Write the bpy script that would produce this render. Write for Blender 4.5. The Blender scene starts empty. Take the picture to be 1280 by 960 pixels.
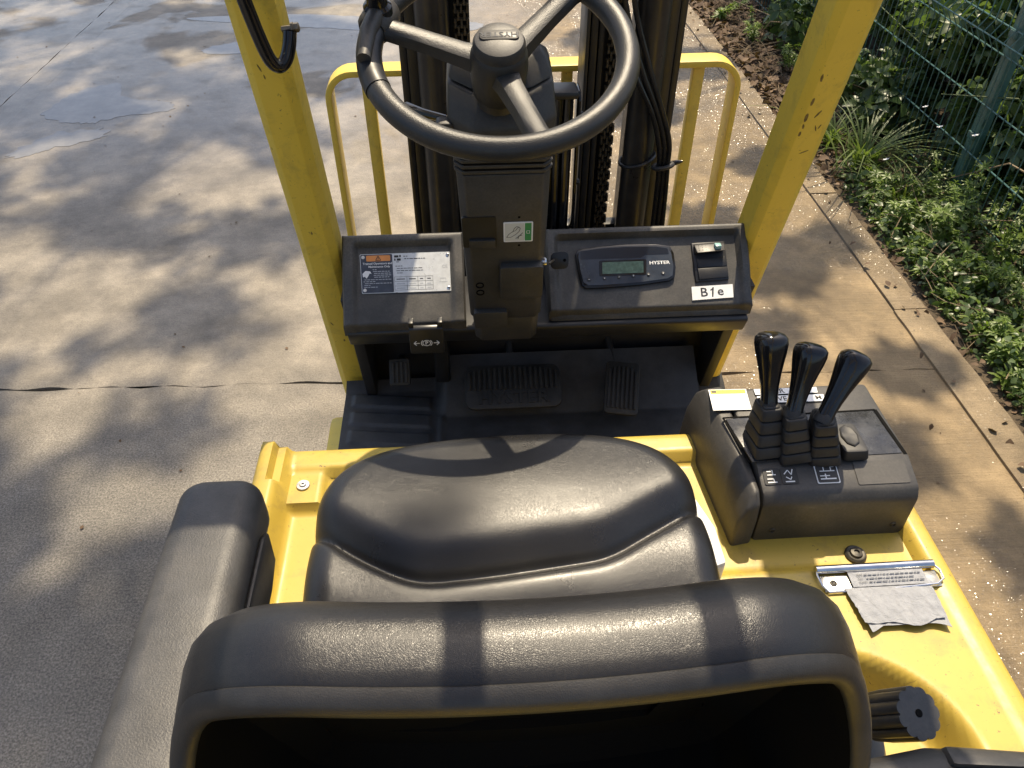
import bpy, bmesh, math, random
import numpy as np
from mathutils import Vector, Matrix, Euler

# ------------------------------------------------------------------ camera, sky, sun, exposure
scene = bpy.context.scene
col = scene.collection
rad = math.radians

cam_data = bpy.data.cameras.new('camera')
cam = bpy.data.objects.new('camera', cam_data)
col.objects.link(cam)
cam_data.sensor_width = 36.0
cam_data.lens = 27.0
cam_data.clip_start = 0.02
cam_data.clip_end = 400.0
CX = (0.99808319, -0.06188652, 0.00007231)
CY = (0.04129296, 0.66682723, 0.74406743)
CZ = (-0.04609596, -0.74263821, 0.66810452)
cam.matrix_world = Matrix(((CX[0], CY[0], CZ[0], 0.0),
                           (CX[1], CY[1], CZ[1], 0.0),
                           (CX[2], CY[2], CZ[2], 1.75),
                           (0, 0, 0, 1)))
scene.camera = cam

SUN_EL, SUN_AZ = 62.5, 17.0          # azimuth measured from +Y (truck forward) towards +X
S = Vector((math.cos(rad(SUN_EL)) * math.sin(rad(SUN_AZ)),
            math.cos(rad(SUN_EL)) * math.cos(rad(SUN_AZ)),
            math.sin(rad(SUN_EL))))
world = bpy.data.worlds.new('World')
scene.world = world
world.use_nodes = True
wn = world.node_tree
bg = wn.nodes['Background']
sky = wn.nodes.new('ShaderNodeTexSky')
sky.sky_type = 'NISHITA'
sky.sun_disc = False
sky.sun_elevation = rad(SUN_EL)
sky.sun_rotation = rad(SUN_AZ)
sky.air_density = 1.0
sky.dust_density = 3.5
sky.ozone_density = 1.0
wn.links.new(sky.outputs[0], bg.inputs[0])
bg.inputs[1].default_value = 0.14
sun_data = bpy.data.lights.new('sun', 'SUN')
sun_data.energy = 5.0
sun_data.angle = rad(0.53)
sun_data.color = (1.0, 0.85, 0.62)
sun = bpy.data.objects.new('sun', sun_data)
col.objects.link(sun)
sun.location = S * 30
sun.rotation_euler = S.to_track_quat('Z', 'Y').to_euler()

vs = scene.view_settings
vs.view_transform = 'Standard'
vs.look = 'None'
vs.exposure = 0.55
vs.gamma = 1.0
vs.use_curve_mapping = False
scene.render.engine = 'CYCLES'
scene.cycles.use_denoising = True
scene.cycles.max_bounces = 5
scene.cycles.sample_clamp_indirect = 8.0

rng = random.Random(7)
nrng = np.random.default_rng(11)

# ------------------------------------------------------------------ helpers
WORLD = {}                            # world location of every object made here (rotation-free parents)


def tag(o, label=None, cat=None, group=None, kind=None):
    if label: o['label'] = label
    if cat: o['category'] = cat
    if group: o['group'] = group
    if kind: o['kind'] = kind
    return o


def put(o, parent=None, loc=(0, 0, 0)):
    """link o so that its own origin sits at the world point loc"""
    col.objects.link(o)
    WORLD[o] = Vector(loc)
    if parent is not None:
        o.parent = parent
        o.location = Vector(loc) - WORLD[parent]
    else:
        o.location = loc
    return o


def empty(name, loc=(0, 0, 0), parent=None):
    o = bpy.data.objects.new(name, None)
    o.empty_display_size = 0.05
    return put(o, parent, loc)


def sstep(a, b, x):
    t = min(1.0, max(0.0, (x - a) / (b - a)))
    return t * t * (3 - 2 * t)


class MB:
    """collects verts / faces in world coordinates; build() makes ONE mesh object"""

    def __init__(self):
        self.v, self.f = [], []

    def add(self, verts, faces):
        n = len(self.v)
        self.v.extend([tuple(p) for p in verts])
        self.f.extend([tuple(i + n for i in f) for f in faces])
        return self

    def box(self, c, s, rot=None):
        hx, hy, hz = s[0] / 2, s[1] / 2, s[2] / 2
        vv = [Vector((x, y, z)) for x in (-hx, hx) for y in (-hy, hy) for z in (-hz, hz)]
        if rot is not None:
            m = rot if isinstance(rot, Matrix) else Euler(rot).to_matrix()
            vv = [m @ p for p in vv]
        vv = [p + Vector(c) for p in vv]
        return self.add(vv, [(0, 1, 3, 2), (4, 6, 7, 5), (0, 4, 5, 1), (2, 3, 7, 6), (0, 2, 6, 4), (1, 5, 7, 3)])

    def box2(self, a, b):
        return self.box([(a[i] + b[i]) / 2 for i in range(3)], [abs(b[i] - a[i]) for i in range(3)])

    def hexa(self, bottom, top):
        """8-corner solid from two quads listed in the same order"""
        vv = list(bottom) + list(top)
        return self.add(vv, [(3, 2, 1, 0), (4, 5, 6, 7), (0, 1, 5, 4), (1, 2, 6, 5), (2, 3, 7, 6), (3, 0, 4, 7)])

    def prism_x(self, yz, x0, x1):
        """profile in (y,z) extruded along x"""
        n = len(yz)
        vv = [(x0, y, z) for y, z in yz] + [(x1, y, z) for y, z in yz]
        ff = [tuple(range(n - 1, -1, -1)), tuple(range(n, 2 * n))]
        ff += [(i, (i + 1) % n, n + (i + 1) % n, n + i) for i in range(n)]
        return self.add(vv, ff)

    def prism(self, poly, o, ex, ey, ez, t):
        """2-D polygon in the frame (o, ex, ey) extruded by t along ez"""
        o, ex, ey, ez = Vector(o), Vector(ex), Vector(ey), Vector(ez)
        n = len(poly)
        vv = [o + ex * a + ey * b for a, b in poly] + [o + ex * a + ey * b + ez * t for a, b in poly]
        ff = [tuple(range(n - 1, -1, -1)), tuple(range(n, 2 * n))]
        ff += [(i, (i + 1) % n, n + (i + 1) % n, n + i) for i in range(n)]
        return self.add(vv, ff)

    def tube(self, pts, r, n=12, closed=False, caps=True, sx=1.0, sy=1.0):
        pts = [Vector(p) for p in pts]
        m = len(pts)
        rr = r if isinstance(r, (list, tuple)) else [r] * m
        rings = []
        prev = None
        for i in range(m):
            if closed:
                t = pts[(i + 1) % m] - pts[i - 1]
            else:
                t = pts[min(i + 1, m - 1)] - pts[max(i - 1, 0)]
            t.normalize()
            if prev is None:
                ref = Vector((0, 0, 1)) if abs(t.z) < 0.9 else Vector((0, 1, 0))
                a = t.cross(ref).normalized()
            else:
                a = (prev - t * prev.dot(t)).normalized()
            prev = a
            b = t.cross(a)
            rings.append([pts[i] + (a * math.cos(2 * math.pi * k / n) * sx + b * math.sin(2 * math.pi * k / n) * sy) * rr[i]
                          for k in range(n)])
        vv = [p for ring in rings for p in ring]
        ff = []
        for i in range(m if closed else m - 1):
            j = (i + 1) % m
            for k in range(n):
                l = (k + 1) % n
                ff.append((i * n + k, i * n + l, j * n + l, j * n + k))
        if not closed and caps:
            ff.append(tuple(range(n - 1, -1, -1)))
            ff.append(tuple((m - 1) * n + k for k in range(n)))
        return self.add(vv, ff)

    def lathe(self, o, axis, prof, n=24, sx=1.0, sy=1.0, ref=None):
        """prof: list of (radius, distance along axis)"""
        o, axis = Vector(o), Vector(axis).normalized()
        rf = Vector(ref) if ref else (Vector((0, 0, 1)) if abs(axis.z) < 0.9 else Vector((1, 0, 0)))
        a = axis.cross(rf).normalized()
        b = axis.cross(a)
        vv = []
        for r, h in prof:
            for k in range(n):
                t = 2 * math.pi * k / n
                vv.append(o + axis * h + (a * math.cos(t) * sx + b * math.sin(t) * sy) * r)
        ff = []
        for i in range(len(prof) - 1):
            for k in range(n):
                l = (k + 1) % n
                ff.append((i * n + k, i * n + l, (i + 1) * n + l, (i + 1) * n + k))
        ff.append(tuple(range(n - 1, -1, -1)))
        ff.append(tuple((len(prof) - 1) * n + k for k in range(n)))
        return self.add(vv, ff)

    def grid(self, nu, nv, fn):
        vv = [fn(i / nu, j / nv) for j in range(nv + 1) for i in range(nu + 1)]
        ff = [(j * (nu + 1) + i, j * (nu + 1) + i + 1, (j + 1) * (nu + 1) + i + 1, (j + 1) * (nu + 1) + i)
              for j in range(nv) for i in range(nu)]
        return self.add(vv, ff)

    def rings(self, rings, close_first=True, close_last=True):
        n = len(rings[0])
        vv = [p for r in rings for p in r]
        ff = []
        for i in range(len(rings) - 1):
            for k in range(n):
                l = (k + 1) % n
                ff.append((i * n + k, i * n + l, (i + 1) * n + l, (i + 1) * n + k))
        if close_first: ff.append(tuple(range(n - 1, -1, -1)))
        if close_last: ff.append(tuple((len(rings) - 1) * n + k for k in range(n)))
        return self.add(vv, ff)

    def mesh(self, name, mat=None, bevel=0, seg=2, smooth=True, angle=35, merge=False):
        me = bpy.data.meshes.new(name)
        me.from_pydata(self.v, [], self.f)
        bm = bmesh.new()
        bm.from_mesh(me)
        if merge:
            bmesh.ops.remove_doubles(bm, verts=bm.verts, dist=1e-5)
        bmesh.ops.recalc_face_normals(bm, faces=bm.faces)
        if bevel:
            es = [e for e in bm.edges if len(e.link_faces) == 2 and e.calc_face_angle(0) > rad(28)]
            bmesh.ops.bevel(bm, geom=es, offset=bevel, segments=seg, profile=0.5, affect='EDGES', clamp_overlap=True)
        bm.to_mesh(me)
        bm.free()
        if smooth:
            me.shade_smooth()
            me.set_sharp_from_angle(angle=rad(angle))
        if mat: me.materials.append(mat)
        return me

    def build(self, name, mat, parent=None, **kw):
        o = bpy.data.objects.new(name, self.mesh(name, mat, **kw))
        return put(o, parent, (0, 0, 0))


def rrect(w, h, r, n=4, cx=0, cy=0):
    """rounded rectangle polygon, counter-clockwise"""
    pts = []
    for sx, sy, a0 in ((1, 1, 0), (-1, 1, 90), (-1, -1, 180), (1, -1, 270)):
        for k in range(n + 1):
            a = rad(a0 + 90 * k / n)
            pts.append((cx + sx * (w / 2 - r) + r * math.cos(a), cy + sy * (h / 2 - r) + r * math.sin(a)))
    return pts


def text(name, body, mat, parent, o, ex, ey, size, align='CENTER', extrude=0.0, sx=1.0, bold=0.0):
    """flat lettering: baseline frame at o with axes ex (reading direction) and ey (up)"""
    cu = bpy.data.curves.new(name, 'FONT')
    cu.body = body
    cu.size = size
    cu.align_x = align
    cu.align_y = 'CENTER'
    cu.extrude = extrude
    cu.offset = bold
    cu.resolution_u = 2
    tmp = bpy.data.objects.new(name, cu)
    col.objects.link(tmp)
    bpy.context.view_layer.update()
    dg = bpy.context.evaluated_depsgraph_get()
    me = bpy.data.meshes.new_from_object(tmp.evaluated_get(dg))
    bpy.data.objects.remove(tmp)
    bpy.data.curves.remove(cu)
    ex, ey = Vector(ex).normalized(), Vector(ey).normalized()
    ez = ex.cross(ey)
    m = Matrix(((ex.x * sx, ey.x, ez.x, o[0]), (ex.y * sx, ey.y, ez.y, o[1]), (ex.z * sx, ey.z, ez.z, o[2]), (0, 0, 0, 1)))
    me.transform(m)
    me.name = name
    me.materials.clear()
    me.materials.append(mat)
    ob = bpy.data.objects.new(name, me)
    return put(ob, parent, (0, 0, 0))
# ------------------------------------------------------------------ materials
M = {}


def new_mat(name):
    m = bpy.data.materials.new(name)
    m.use_nodes = True
    nt = m.node_tree
    b = nt.nodes['Principled BSDF']
    M[name] = m
    return m, nt, b


def nd(nt, typ, **kw):
    n = nt.nodes.new(typ)
    for k, v in kw.items():
        if hasattr(n, k):
            setattr(n, k, v)
        else:
            n.inputs[k.replace('_', ' ')].default_value = v
    return n


def noise(nt, vec, scale, detail=4, rough=0.55, dist=0.0):
    n = nd(nt, 'ShaderNodeTexNoise')
    n.inputs['Scale'].default_value = scale
    n.inputs['Detail'].default_value = detail
    n.inputs['Roughness'].default_value = rough
    n.inputs['Distortion'].default_value = dist
    if vec is not None: nt.links.new(vec, n.inputs['Vector'])
    return n.outputs['Fac']


def ramp(nt, fac, stops, interp='LINEAR'):
    r = nd(nt, 'ShaderNodeValToRGB')
    r.color_ramp.interpolation = interp
    e = r.color_ramp.elements
    while len(e) < len(stops): e.new(0.5)
    for el, (p, c) in zip(e, stops):
        el.position = p
        el.color = (c, c, c, 1) if isinstance(c, (int, float)) else (*c, 1)
    nt.links.new(fac, r.inputs[0])
    return r.outputs[0]


def mix(nt, fac, a, b, mode='MIX'):
    n = nd(nt, 'ShaderNodeMix', data_type='RGBA', blend_type=mode)
    for sock, val in ((n.inputs[0], fac), (n.inputs[6], a), (n.inputs[7], b)):
        if isinstance(val, (int, float)): sock.default_value = val
        elif isinstance(val, tuple): sock.default_value = (*val, 1)
        else: nt.links.new(val, sock)
    return n.outputs[2]


def math_(nt, op, a, b=None):
    n = nd(nt, 'ShaderNodeMath', operation=op)
    for i, val in enumerate((a, b)):
        if val is None: continue
        if isinstance(val, (int, float)): n.inputs[i].default_value = val
        else: nt.links.new(val, n.inputs[i])
    return n.outputs[0]


def bump(nt, b, h, strength, dist=0.001, prev=None):
    n = nd(nt, 'ShaderNodeBump')
    n.inputs['Strength'].default_value = strength
    n.inputs['Distance'].default_value = dist
    nt.links.new(h, n.inputs['Height'])
    if prev is not None: nt.links.new(prev, n.inputs['Normal'])
    nt.links.new(n.outputs[0], b.inputs['Normal'])
    return n.outputs[0]


def coords(nt, kind='Object', scale=None):
    t = nd(nt, 'ShaderNodeTexCoord')
    if scale is None: return t.outputs[kind]
    mp = nd(nt, 'ShaderNodeMapping')
    mp.inputs['Scale'].default_value = scale
    nt.links.new(t.outputs[kind], mp.inputs[0])
    return mp.outputs[0]


def simple(name, color, rough=0.5, metal=0.0, spec=0.5, var=0.0, vscale=30.0, bmp=0.0, bscale=400.0, rvar=0.0, coat=0.0,
           dust=0.0, dustcol=(0.32, 0.29, 0.24)):
    m, nt, b = new_mat(name)
    b.inputs['Base Color'].default_value = (*color, 1)
    b.inputs['Roughness'].default_value = rough
    b.inputs['Metallic'].default_value = metal
    b.inputs['Specular IOR Level'].default_value = spec
    b.inputs['Coat Weight'].default_value = coat
    v = coords(nt)
    if var:
        f = noise(nt, v, vscale, 5, 0.6)
        c = mix(nt, ramp(nt, f, [(0.3, 0.0), (0.7, 1.0)]), tuple(c * (1 - var) for c in color), tuple(min(1, c * (1 + var)) for c in color))
        if dust:
            d = noise(nt, v, vscale * 0.45, 6, 0.7)
            d2 = noise(nt, v, 260, 2, 0.7)
            d = math_(nt, 'MULTIPLY', ramp(nt, d, [(0.38, 0.15), (0.72, 1.0)]), ramp(nt, d2, [(0.35, 0.5), (0.7, 1.0)]))
            c = mix(nt, math_(nt, 'MULTIPLY', d, dust), c, dustcol)
        nt.links.new(c, b.inputs['Base Color'])
    if rvar:
        f2 = noise(nt, v, vscale * 0.7, 5, 0.65)
        r = ramp(nt, f2, [(0.3, max(0.02, rough - rvar)), (0.7, min(1, rough + rvar))])
        nt.links.new(r, b.inputs['Roughness'])
    if bmp:
        bump(nt, b, noise(nt, v, bscale, 3, 0.6), bmp, 0.0006)
    return m


simple('black_plastic', (0.028, 0.027, 0.026), 0.46, var=0.3, vscale=14, rvar=0.08, bmp=0.35, bscale=900, dust=0.16)
simple('dash_plastic', (0.026, 0.026, 0.026), 0.50, var=0.3, vscale=16, rvar=0.07, bmp=0.45, bscale=1100, dust=0.36)
simple('console_plastic', (0.030, 0.029, 0.028), 0.48, var=0.25, vscale=12, rvar=0.07, bmp=0.45, bscale=1000, dust=0.24)
simple('wheel_rubber', (0.020, 0.020, 0.019), 0.38, var=0.25, vscale=20, rvar=0.06, bmp=0.8, bscale=600, dust=0.06)
simple('boot_rubber', (0.018, 0.018, 0.019), 0.55, var=0.3, vscale=40, bmp=0.2, bscale=500, dust=0.06)
simple('gloss_black', (0.010, 0.010, 0.011), 0.13, var=0.3, vscale=40, rvar=0.06, bmp=0.05, bscale=300)
simple('satin_black', (0.015, 0.015, 0.016), 0.42, var=0.3, vscale=25, rvar=0.1)
simple('void_black', (0.004, 0.004, 0.004), 0.85, spec=0.1)  # near-black; in the backrest hollow it stands in for shade
simple('mat_rubber', (0.032, 0.033, 0.036), 0.55, var=0.4, vscale=22, bmp=0.5, bscale=500, dust=0.30, dustcol=(0.13, 0.125, 0.115))
simple('wall_black', (0.018, 0.018, 0.021), 0.6, var=0.4, vscale=10, dust=0.06)
simple('pedal_rubber', (0.017, 0.017, 0.017), 0.6, var=0.4, vscale=35, bmp=0.5, bscale=450, dust=0.12)
simple('chrome', (0.62, 0.62, 0.62), 0.16, metal=1.0, var=0.15, vscale=60, rvar=0.08)
simple('zinc', (0.50, 0.49, 0.46), 0.38, metal=1.0, var=0.2, vscale=80, rvar=0.1)
simple('steel_dirty', (0.16, 0.14, 0.11), 0.45, metal=0.8, var=0.4, vscale=70, rvar=0.1)
simple('white_print', (0.78, 0.78, 0.76), 0.5)
simple('grey_print', (0.42, 0.44, 0.46), 0.5)
simple('black_print', (0.02, 0.02, 0.02), 0.5)
simple('label_white', (0.80, 0.80, 0.78), 0.35, var=0.05, vscale=60)
simple('sticker_yellow', (0.80, 0.55, 0.05), 0.35, var=0.06, vscale=60)
simple('sticker_orange', (0.72, 0.27, 0.07), 0.4, var=0.1, vscale=60)
simple('sticker_green', (0.03, 0.27, 0.09), 0.35)
simple('sticker_grey', (0.62, 0.63, 0.58), 0.35, var=0.05)
simple('plate_dark', (0.045, 0.055, 0.075), 0.35, var=0.3, vscale=60)
simple('plate_silver', (0.66, 0.68, 0.68), 0.32, metal=0.35, var=0.1, vscale=90, rvar=0.06)
simple('display_blue', (0.028, 0.038, 0.055), 0.22, var=0.3, vscale=30, rvar=0.1, dust=0.10)
simple('display_strip', (0.010, 0.013, 0.020), 0.2)
simple('lcd_green', (0.10, 0.16, 0.11), 0.2, var=0.35, vscale=120)
simple('white_plastic', (0.70, 0.69, 0.66), 0.45, var=0.08)
simple('tyre', (0.018, 0.018, 0.018), 0.75, var=0.4, vscale=20, bmp=0.5, bscale=200, dust=0.15)
simple('switch_lens', (0.25, 0.42, 0.40), 0.2)
simple('bolt_dark', (0.06, 0.055, 0.045), 0.5, metal=0.5, var=0.4, vscale=120)
simple('grey_cover', (0.10, 0.10, 0.10), 0.5, var=0.15, vscale=40, bmp=0.3, bscale=500, dust=0.25)


def yellow(name, base, scuff=0.5):
    """worn glossy yellow paint: grime blotches, fine scratches, chips of primer"""
    m, nt, b = new_mat(name)
    v = coords(nt)
    big = ramp(nt, noise(nt, v, 5, 5, 0.6), [(0.3, 0.0), (0.75, 1.0)])
    c = mix(nt, big, tuple(x * 0.88 for x in base), base)
    grime = ramp(nt, noise(nt, v, 17, 8, 0.72, 0.4), [(0.52, 0.0), (0.74, 1.0)])
    c = mix(nt, math_(nt, 'MULTIPLY', grime, 0.35 * scuff), c, (0.22, 0.16, 0.06))
    sp = ramp(nt, noise(nt, v, 150, 3, 0.7), [(0.66, 0.0), (0.72, 1.0)])
    c = mix(nt, math_(nt, 'MULTIPLY', sp, 0.5 * scuff), c, (0.10, 0.07, 0.03))
    vs_ = coords(nt, 'Object', (90, 260, 14))
    scr = ramp(nt, noise(nt, vs_, 1.0, 6, 0.75, 1.2), [(0.64, 0.0), (0.69, 1.0)])
    c = mix(nt, math_(nt, 'MULTIPLY', scr, 0.55 * scuff), c, (0.13, 0.09, 0.04))
    chip = ramp(nt, noise(nt, v, 40, 5, 0.7, 0.6), [(0.685, 0.0), (0.70, 1.0)])
    c = mix(nt, math_(nt, 'MULTIPLY', chip, 0.7 * scuff), c, (0.07, 0.045, 0.03))
    nt.links.new(c, b.inputs['Base Color'])
    r = ramp(nt, noise(nt, v, 30, 6, 0.7), [(0.3, 0.34), (0.75, 0.55)])
    nt.links.new(r, b.inputs['Roughness'])
    bump(nt, b, noise(nt, v, 160, 3, 0.6), 0.10, 0.0006)
    return m


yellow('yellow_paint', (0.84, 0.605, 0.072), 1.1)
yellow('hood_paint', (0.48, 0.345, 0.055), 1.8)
yellow('guard_paint', (0.74, 0.53, 0.075), 1.3)

# vinyl of the seat: pebbled grain and creases
def vinyl(name, base, rough, dust):
    m, nt, b = new_mat(name)
    v = coords(nt)
    vo = nd(nt, 'ShaderNodeTexVoronoi', feature='DISTANCE_TO_EDGE')
    vo.inputs['Scale'].default_value = 800
    nt.links.new(v, vo.inputs['Vector'])
    grain = ramp(nt, vo.outputs['Distance'], [(0.0, 0.0), (0.12, 1.0)])
    vc = coords(nt, 'Object', (1.0, 0.55, 1.0))
    vo2 = nd(nt, 'ShaderNodeTexVoronoi', feature='DISTANCE_TO_EDGE')
    vo2.inputs['Scale'].default_value = 300
    wob = nd(nt, 'ShaderNodeVectorMath', operation='ADD')
    nt.links.new(vc, wob.inputs[0])
    nz = nd(nt, 'ShaderNodeTexNoise'); nz.inputs['Scale'].default_value = 60; nz.inputs['Detail'].default_value = 4
    nt.links.new(v, nz.inputs['Vector'])
    sc = nd(nt, 'ShaderNodeVectorMath', operation='SCALE'); sc.inputs['Scale'].default_value = 0.02
    nt.links.new(nz.outputs['Color'], sc.inputs[0])
    nt.links.new(sc.outputs[0], wob.inputs[1])
    nt.links.new(wob.outputs[0], vo2.inputs['Vector'])
    crease = ramp(nt, vo2.outputs['Distance'], [(0.0, 0.0), (0.05, 1.0)])
    area = ramp(nt, noise(nt, v, 9, 3, 0.5), [(0.30, 0.25), (0.58, 1.0)])
    creasem = mix(nt, area, (1, 1, 1), crease)
    h = math_(nt, 'ADD', math_(nt, 'MULTIPLY', grain, 0.45), math_(nt, 'MULTIPLY', creasem, 0.55))
    d = math_(nt, 'MULTIPLY', ramp(nt, noise(nt, v, 7, 6, 0.65), [(0.35, 0.2), (0.7, 1.0)]),
              ramp(nt, noise(nt, v, 320, 2, 0.7), [(0.35, 0.4), (0.7, 1.0)]))
    c = mix(nt, math_(nt, 'MULTIPLY', d, dust), base, (0.30, 0.28, 0.25))
    nt.links.new(c, b.inputs['Base Color'])
    r = ramp(nt, noise(nt, v, 12, 5, 0.6), [(0.3, rough - 0.05), (0.7, rough + 0.06)])
    nt.links.new(r, b.inputs['Roughness'])
    bump(nt, b, h, 0.24, 0.0005)
    return m


vinyl('seat_vinyl', (0.009, 0.009, 0.010), 0.31, 0.04)
simple('armrest_foam', (0.040, 0.040, 0.041), 0.47, var=0.3, vscale=30, rvar=0.06, bmp=0.8, bscale=560, dust=0.16)
simple('shell_plastic', (0.017, 0.017, 0.018), 0.42, var=0.25, vscale=25, rvar=0.06, bmp=0.4, bscale=800, dust=0.06)

# crumpled paper with a fold
m, nt, b = new_mat('paper')
v = coords(nt)
c = mix(nt, ramp(nt, noise(nt, v, 45, 6, 0.7), [(0.3, 0.0), (0.75, 1.0)]), (0.22, 0.23, 0.25), (0.33, 0.34, 0.36))
nt.links.new(c, b.inputs['Base Color'])
b.inputs['Roughness'].default_value = 0.8
bump(nt, b, noise(nt, v, 55, 5, 0.7, 0.8), 0.9, 0.004)

# concrete: worn film, silt, aggregate speckle, brush lines and a wet part of changing gloss
def concrete(name, kerb=False):
    m, nt, b = new_mat(name)
    v = coords(nt)
    sep = nd(nt, 'ShaderNodeSeparateXYZ')
    nt.links.new(v, sep.inputs[0])
    X, Y = sep.outputs[0], sep.outputs[1]
    n1 = noise(nt, v, 0.9, 5, 0.62)
    n2 = noise(nt, v, 6.0, 6, 0.7)
    n3 = noise(nt, v, 55, 4, 0.8)
    n4 = noise(nt, v, 170, 5, 0.85)
    # silt stains towards the kerb side
    e = math_(nt, 'ADD', X, math_(nt, 'MULTIPLY', math_(nt, 'SUBTRACT', n1, 0.5), 1.6))
    silt = ramp(nt, math_(nt, 'MULTIPLY', math_(nt, 'ADD', e, 3.0), 1 / 6.0), [(0.40, 0.0), (0.62, 1.0)])
    grey = mix(nt, ramp(nt, n2, [(0.3, 0.0), (0.7, 1.0)]), (0.155, 0.136, 0.107), (0.310, 0.273, 0.217))
    tan = mix(nt, ramp(nt, n2, [(0.3, 0.0), (0.7, 1.0)]), (0.150, 0.107, 0.056), (0.305, 0.226, 0.126))
    c = mix(nt, silt if not kerb else 0.8, mix(nt, 1.0, grey, (1.05, 1.02, 0.97), 'MULTIPLY') if kerb else grey, tan)
    # older, rougher slab this side of the cross joint
    e2 = math_(nt, 'ADD', Y, math_(nt, 'MULTIPLY', math_(nt, 'SUBTRACT', n1, 0.5), 0.5))
    old = ramp(nt, e2, [(0.0, 1.0), (1.0, 0.0)])
    old = ramp(nt, math_(nt, 'MULTIPLY', e2, 0.25), [(0.36, 1.0), (0.52, 0.0)])
    old = math_(nt, 'MULTIPLY', old, math_(nt, 'SUBTRACT', 1.0, silt))
    speck = ramp(nt, n4, [(0.40, 0.45), (0.50, 0.92), (0.60, 1.55)])
    speck_l = ramp(nt, n4, [(0.38, 0.78), (0.60, 1.18)])
    speck_s = ramp(nt, n4, [(0.36, 0.86), (0.62, 1.10)])
    c = mix(nt, 1.0, c, mix(nt, old, mix(nt, silt, speck_l, speck_s), speck), 'MULTIPLY')
    c = mix(nt, math_(nt, 'MULTIPLY', old, 0.75), c, mix(nt, 1.0, (0.145, 0.135, 0.118), speck, 'MULTIPLY'))
    pits = ramp(nt, n3, [(0.62, 0.0), (0.68, 1.0)])
    blot = ramp(nt, noise(nt, v, 2.3, 6, 0.7), [(0.40, 0.72), (0.60, 1.12)])
    c = mix(nt, 1.0, c, blot, 'MULTIPLY')
    c = mix(nt, math_(nt, 'MULTIPLY', pits, 0.55), c, (0.075, 0.068, 0.058))
    # wet film
    wv = noise(nt, v, 0.75, 4, 0.6, 0.35)
    damp = ramp(nt, wv, [(0.40, 0.0), (0.44, 1.0)])
    wet = ramp(nt, wv, [(0.44, 0.15), (0.475, 1.0)])
    wet = math_(nt, 'MULTIPLY', wet, ramp(nt, n2, [(0.28, 0.45), (0.5, 1.0)]))
    if not kerb:
        far = ramp(nt, math_(nt, 'MULTIPLY', Y, 0.2), [(0.60, 0.06), (0.84, 1.0)])
        wet = math_(nt, 'MULTIPLY', wet, far)
        damp = math_(nt, 'MULTIPLY', damp, far)
        patch = ramp(nt, noise(nt, v, 1.7, 3, 0.6), [(0.46, 0.04), (0.60, 0.8)])
        wet = math_(nt, 'MAXIMUM', wet, math_(nt, 'MULTIPLY', silt, patch))
    else:
        wet = math_(nt, 'MULTIPLY', wet, 0.5)
    c = mix(nt, math_(nt, 'MULTIPLY', damp, 0.40), c, mix(nt, 1.0, c, (0.55, 0.52, 0.48), 'MULTIPLY'))
    nt.links.new(c, b.inputs['Base Color'])
    r = ramp(nt, n2, [(0.3, 0.62), (0.7, 0.85)])
    nt.links.new(r, b.inputs['Roughness'])
    # relief: brush lines across the drive, pits and grit, in one height
    bl = coords(nt, 'Object', (1.5, 95, 1))
    lines = noise(nt, bl, 1.0, 3, 0.7)
    h4 = math_(nt, 'MULTIPLY', n4, math_(nt, 'ADD', math_(nt, 'MULTIPLY', silt, 0.7), 0.45))
    h = math_(nt, 'ADD', math_(nt, 'ADD', math_(nt, 'MULTIPLY', lines, math_(nt, 'ADD', math_(nt, 'MULTIPLY', silt, 0.9), 0.3)), math_(nt, 'MULTIPLY', n3, 0.7)), h4)
    bump(nt, b, h, 0.75, 0.005)
    # the water film lies over it, smoother on the left, broken into glints by the grit on the right
    b.inputs['Coat IOR'].default_value = 1.34
    nt.links.new(wet, b.inputs['Coat Weight'])
    nt.links.new(mix(nt, silt, ramp(nt, n3, [(0.35, 0.10), (0.7, 0.22)]), (0.16, 0.16, 0.16)), b.inputs['Coat Roughness'])
    cb = nd(nt, 'ShaderNodeBump')
    cb.inputs['Distance'].default_value = 0.006
    cb.inputs['Strength'].default_value = 0.12
    nt.links.new(n3, cb.inputs['Height'])
    vf = nd(nt, 'ShaderNodeTexVoronoi')                   # wet grit: every grain is a small tilted facet
    vf.inputs['Scale'].default_value = 380
    nt.links.new(v, vf.inputs['Vector'])
    t1 = nd(nt, 'ShaderNodeVectorMath', operation='MULTIPLY_ADD')
    nt.links.new(vf.outputs['Color'], t1.inputs[0])
    t1.inputs[1].default_value = (1.15, 1.15, 0.0)
    t1.inputs[2].default_value = (-0.575, -0.575, 1.0)
    t2 = nd(nt, 'ShaderNodeVectorMath', operation='NORMALIZE')
    nt.links.new(t1.outputs[0], t2.inputs[0])
    mv = nd(nt, 'ShaderNodeMix', data_type='VECTOR')
    nt.links.new(silt, mv.inputs[0])
    nt.links.new(cb.outputs[0], mv.inputs[4])
    nt.links.new(t2.outputs[0], mv.inputs[5])
    nt.links.new(mv.outputs[1], b.inputs['Coat Normal'])
    return m


concrete('concrete')
concrete('kerb_concrete', True)
simple('joint_filler', (0.030, 0.027, 0.022), 0.9, var=0.5, vscale=40, bmp=0.6, bscale=90)

m, nt, b = new_mat('puddle_water')
v = coords(nt)
c = mix(nt, ramp(nt, noise(nt, v, 7, 6, 0.65), [(0.3, 0.0), (0.7, 1.0)]), (0.15, 0.145, 0.135), (0.24, 0.23, 0.21))
nt.links.new(c, b.inputs['Base Color'])
b.inputs['Roughness'].default_value = 0.03
b.inputs['IOR'].default_value = 1.38
b.inputs['Specular IOR Level'].default_value = 0.75
bump(nt, b, noise(nt, v, 20, 3, 0.5), 0.05, 0.002)

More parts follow.
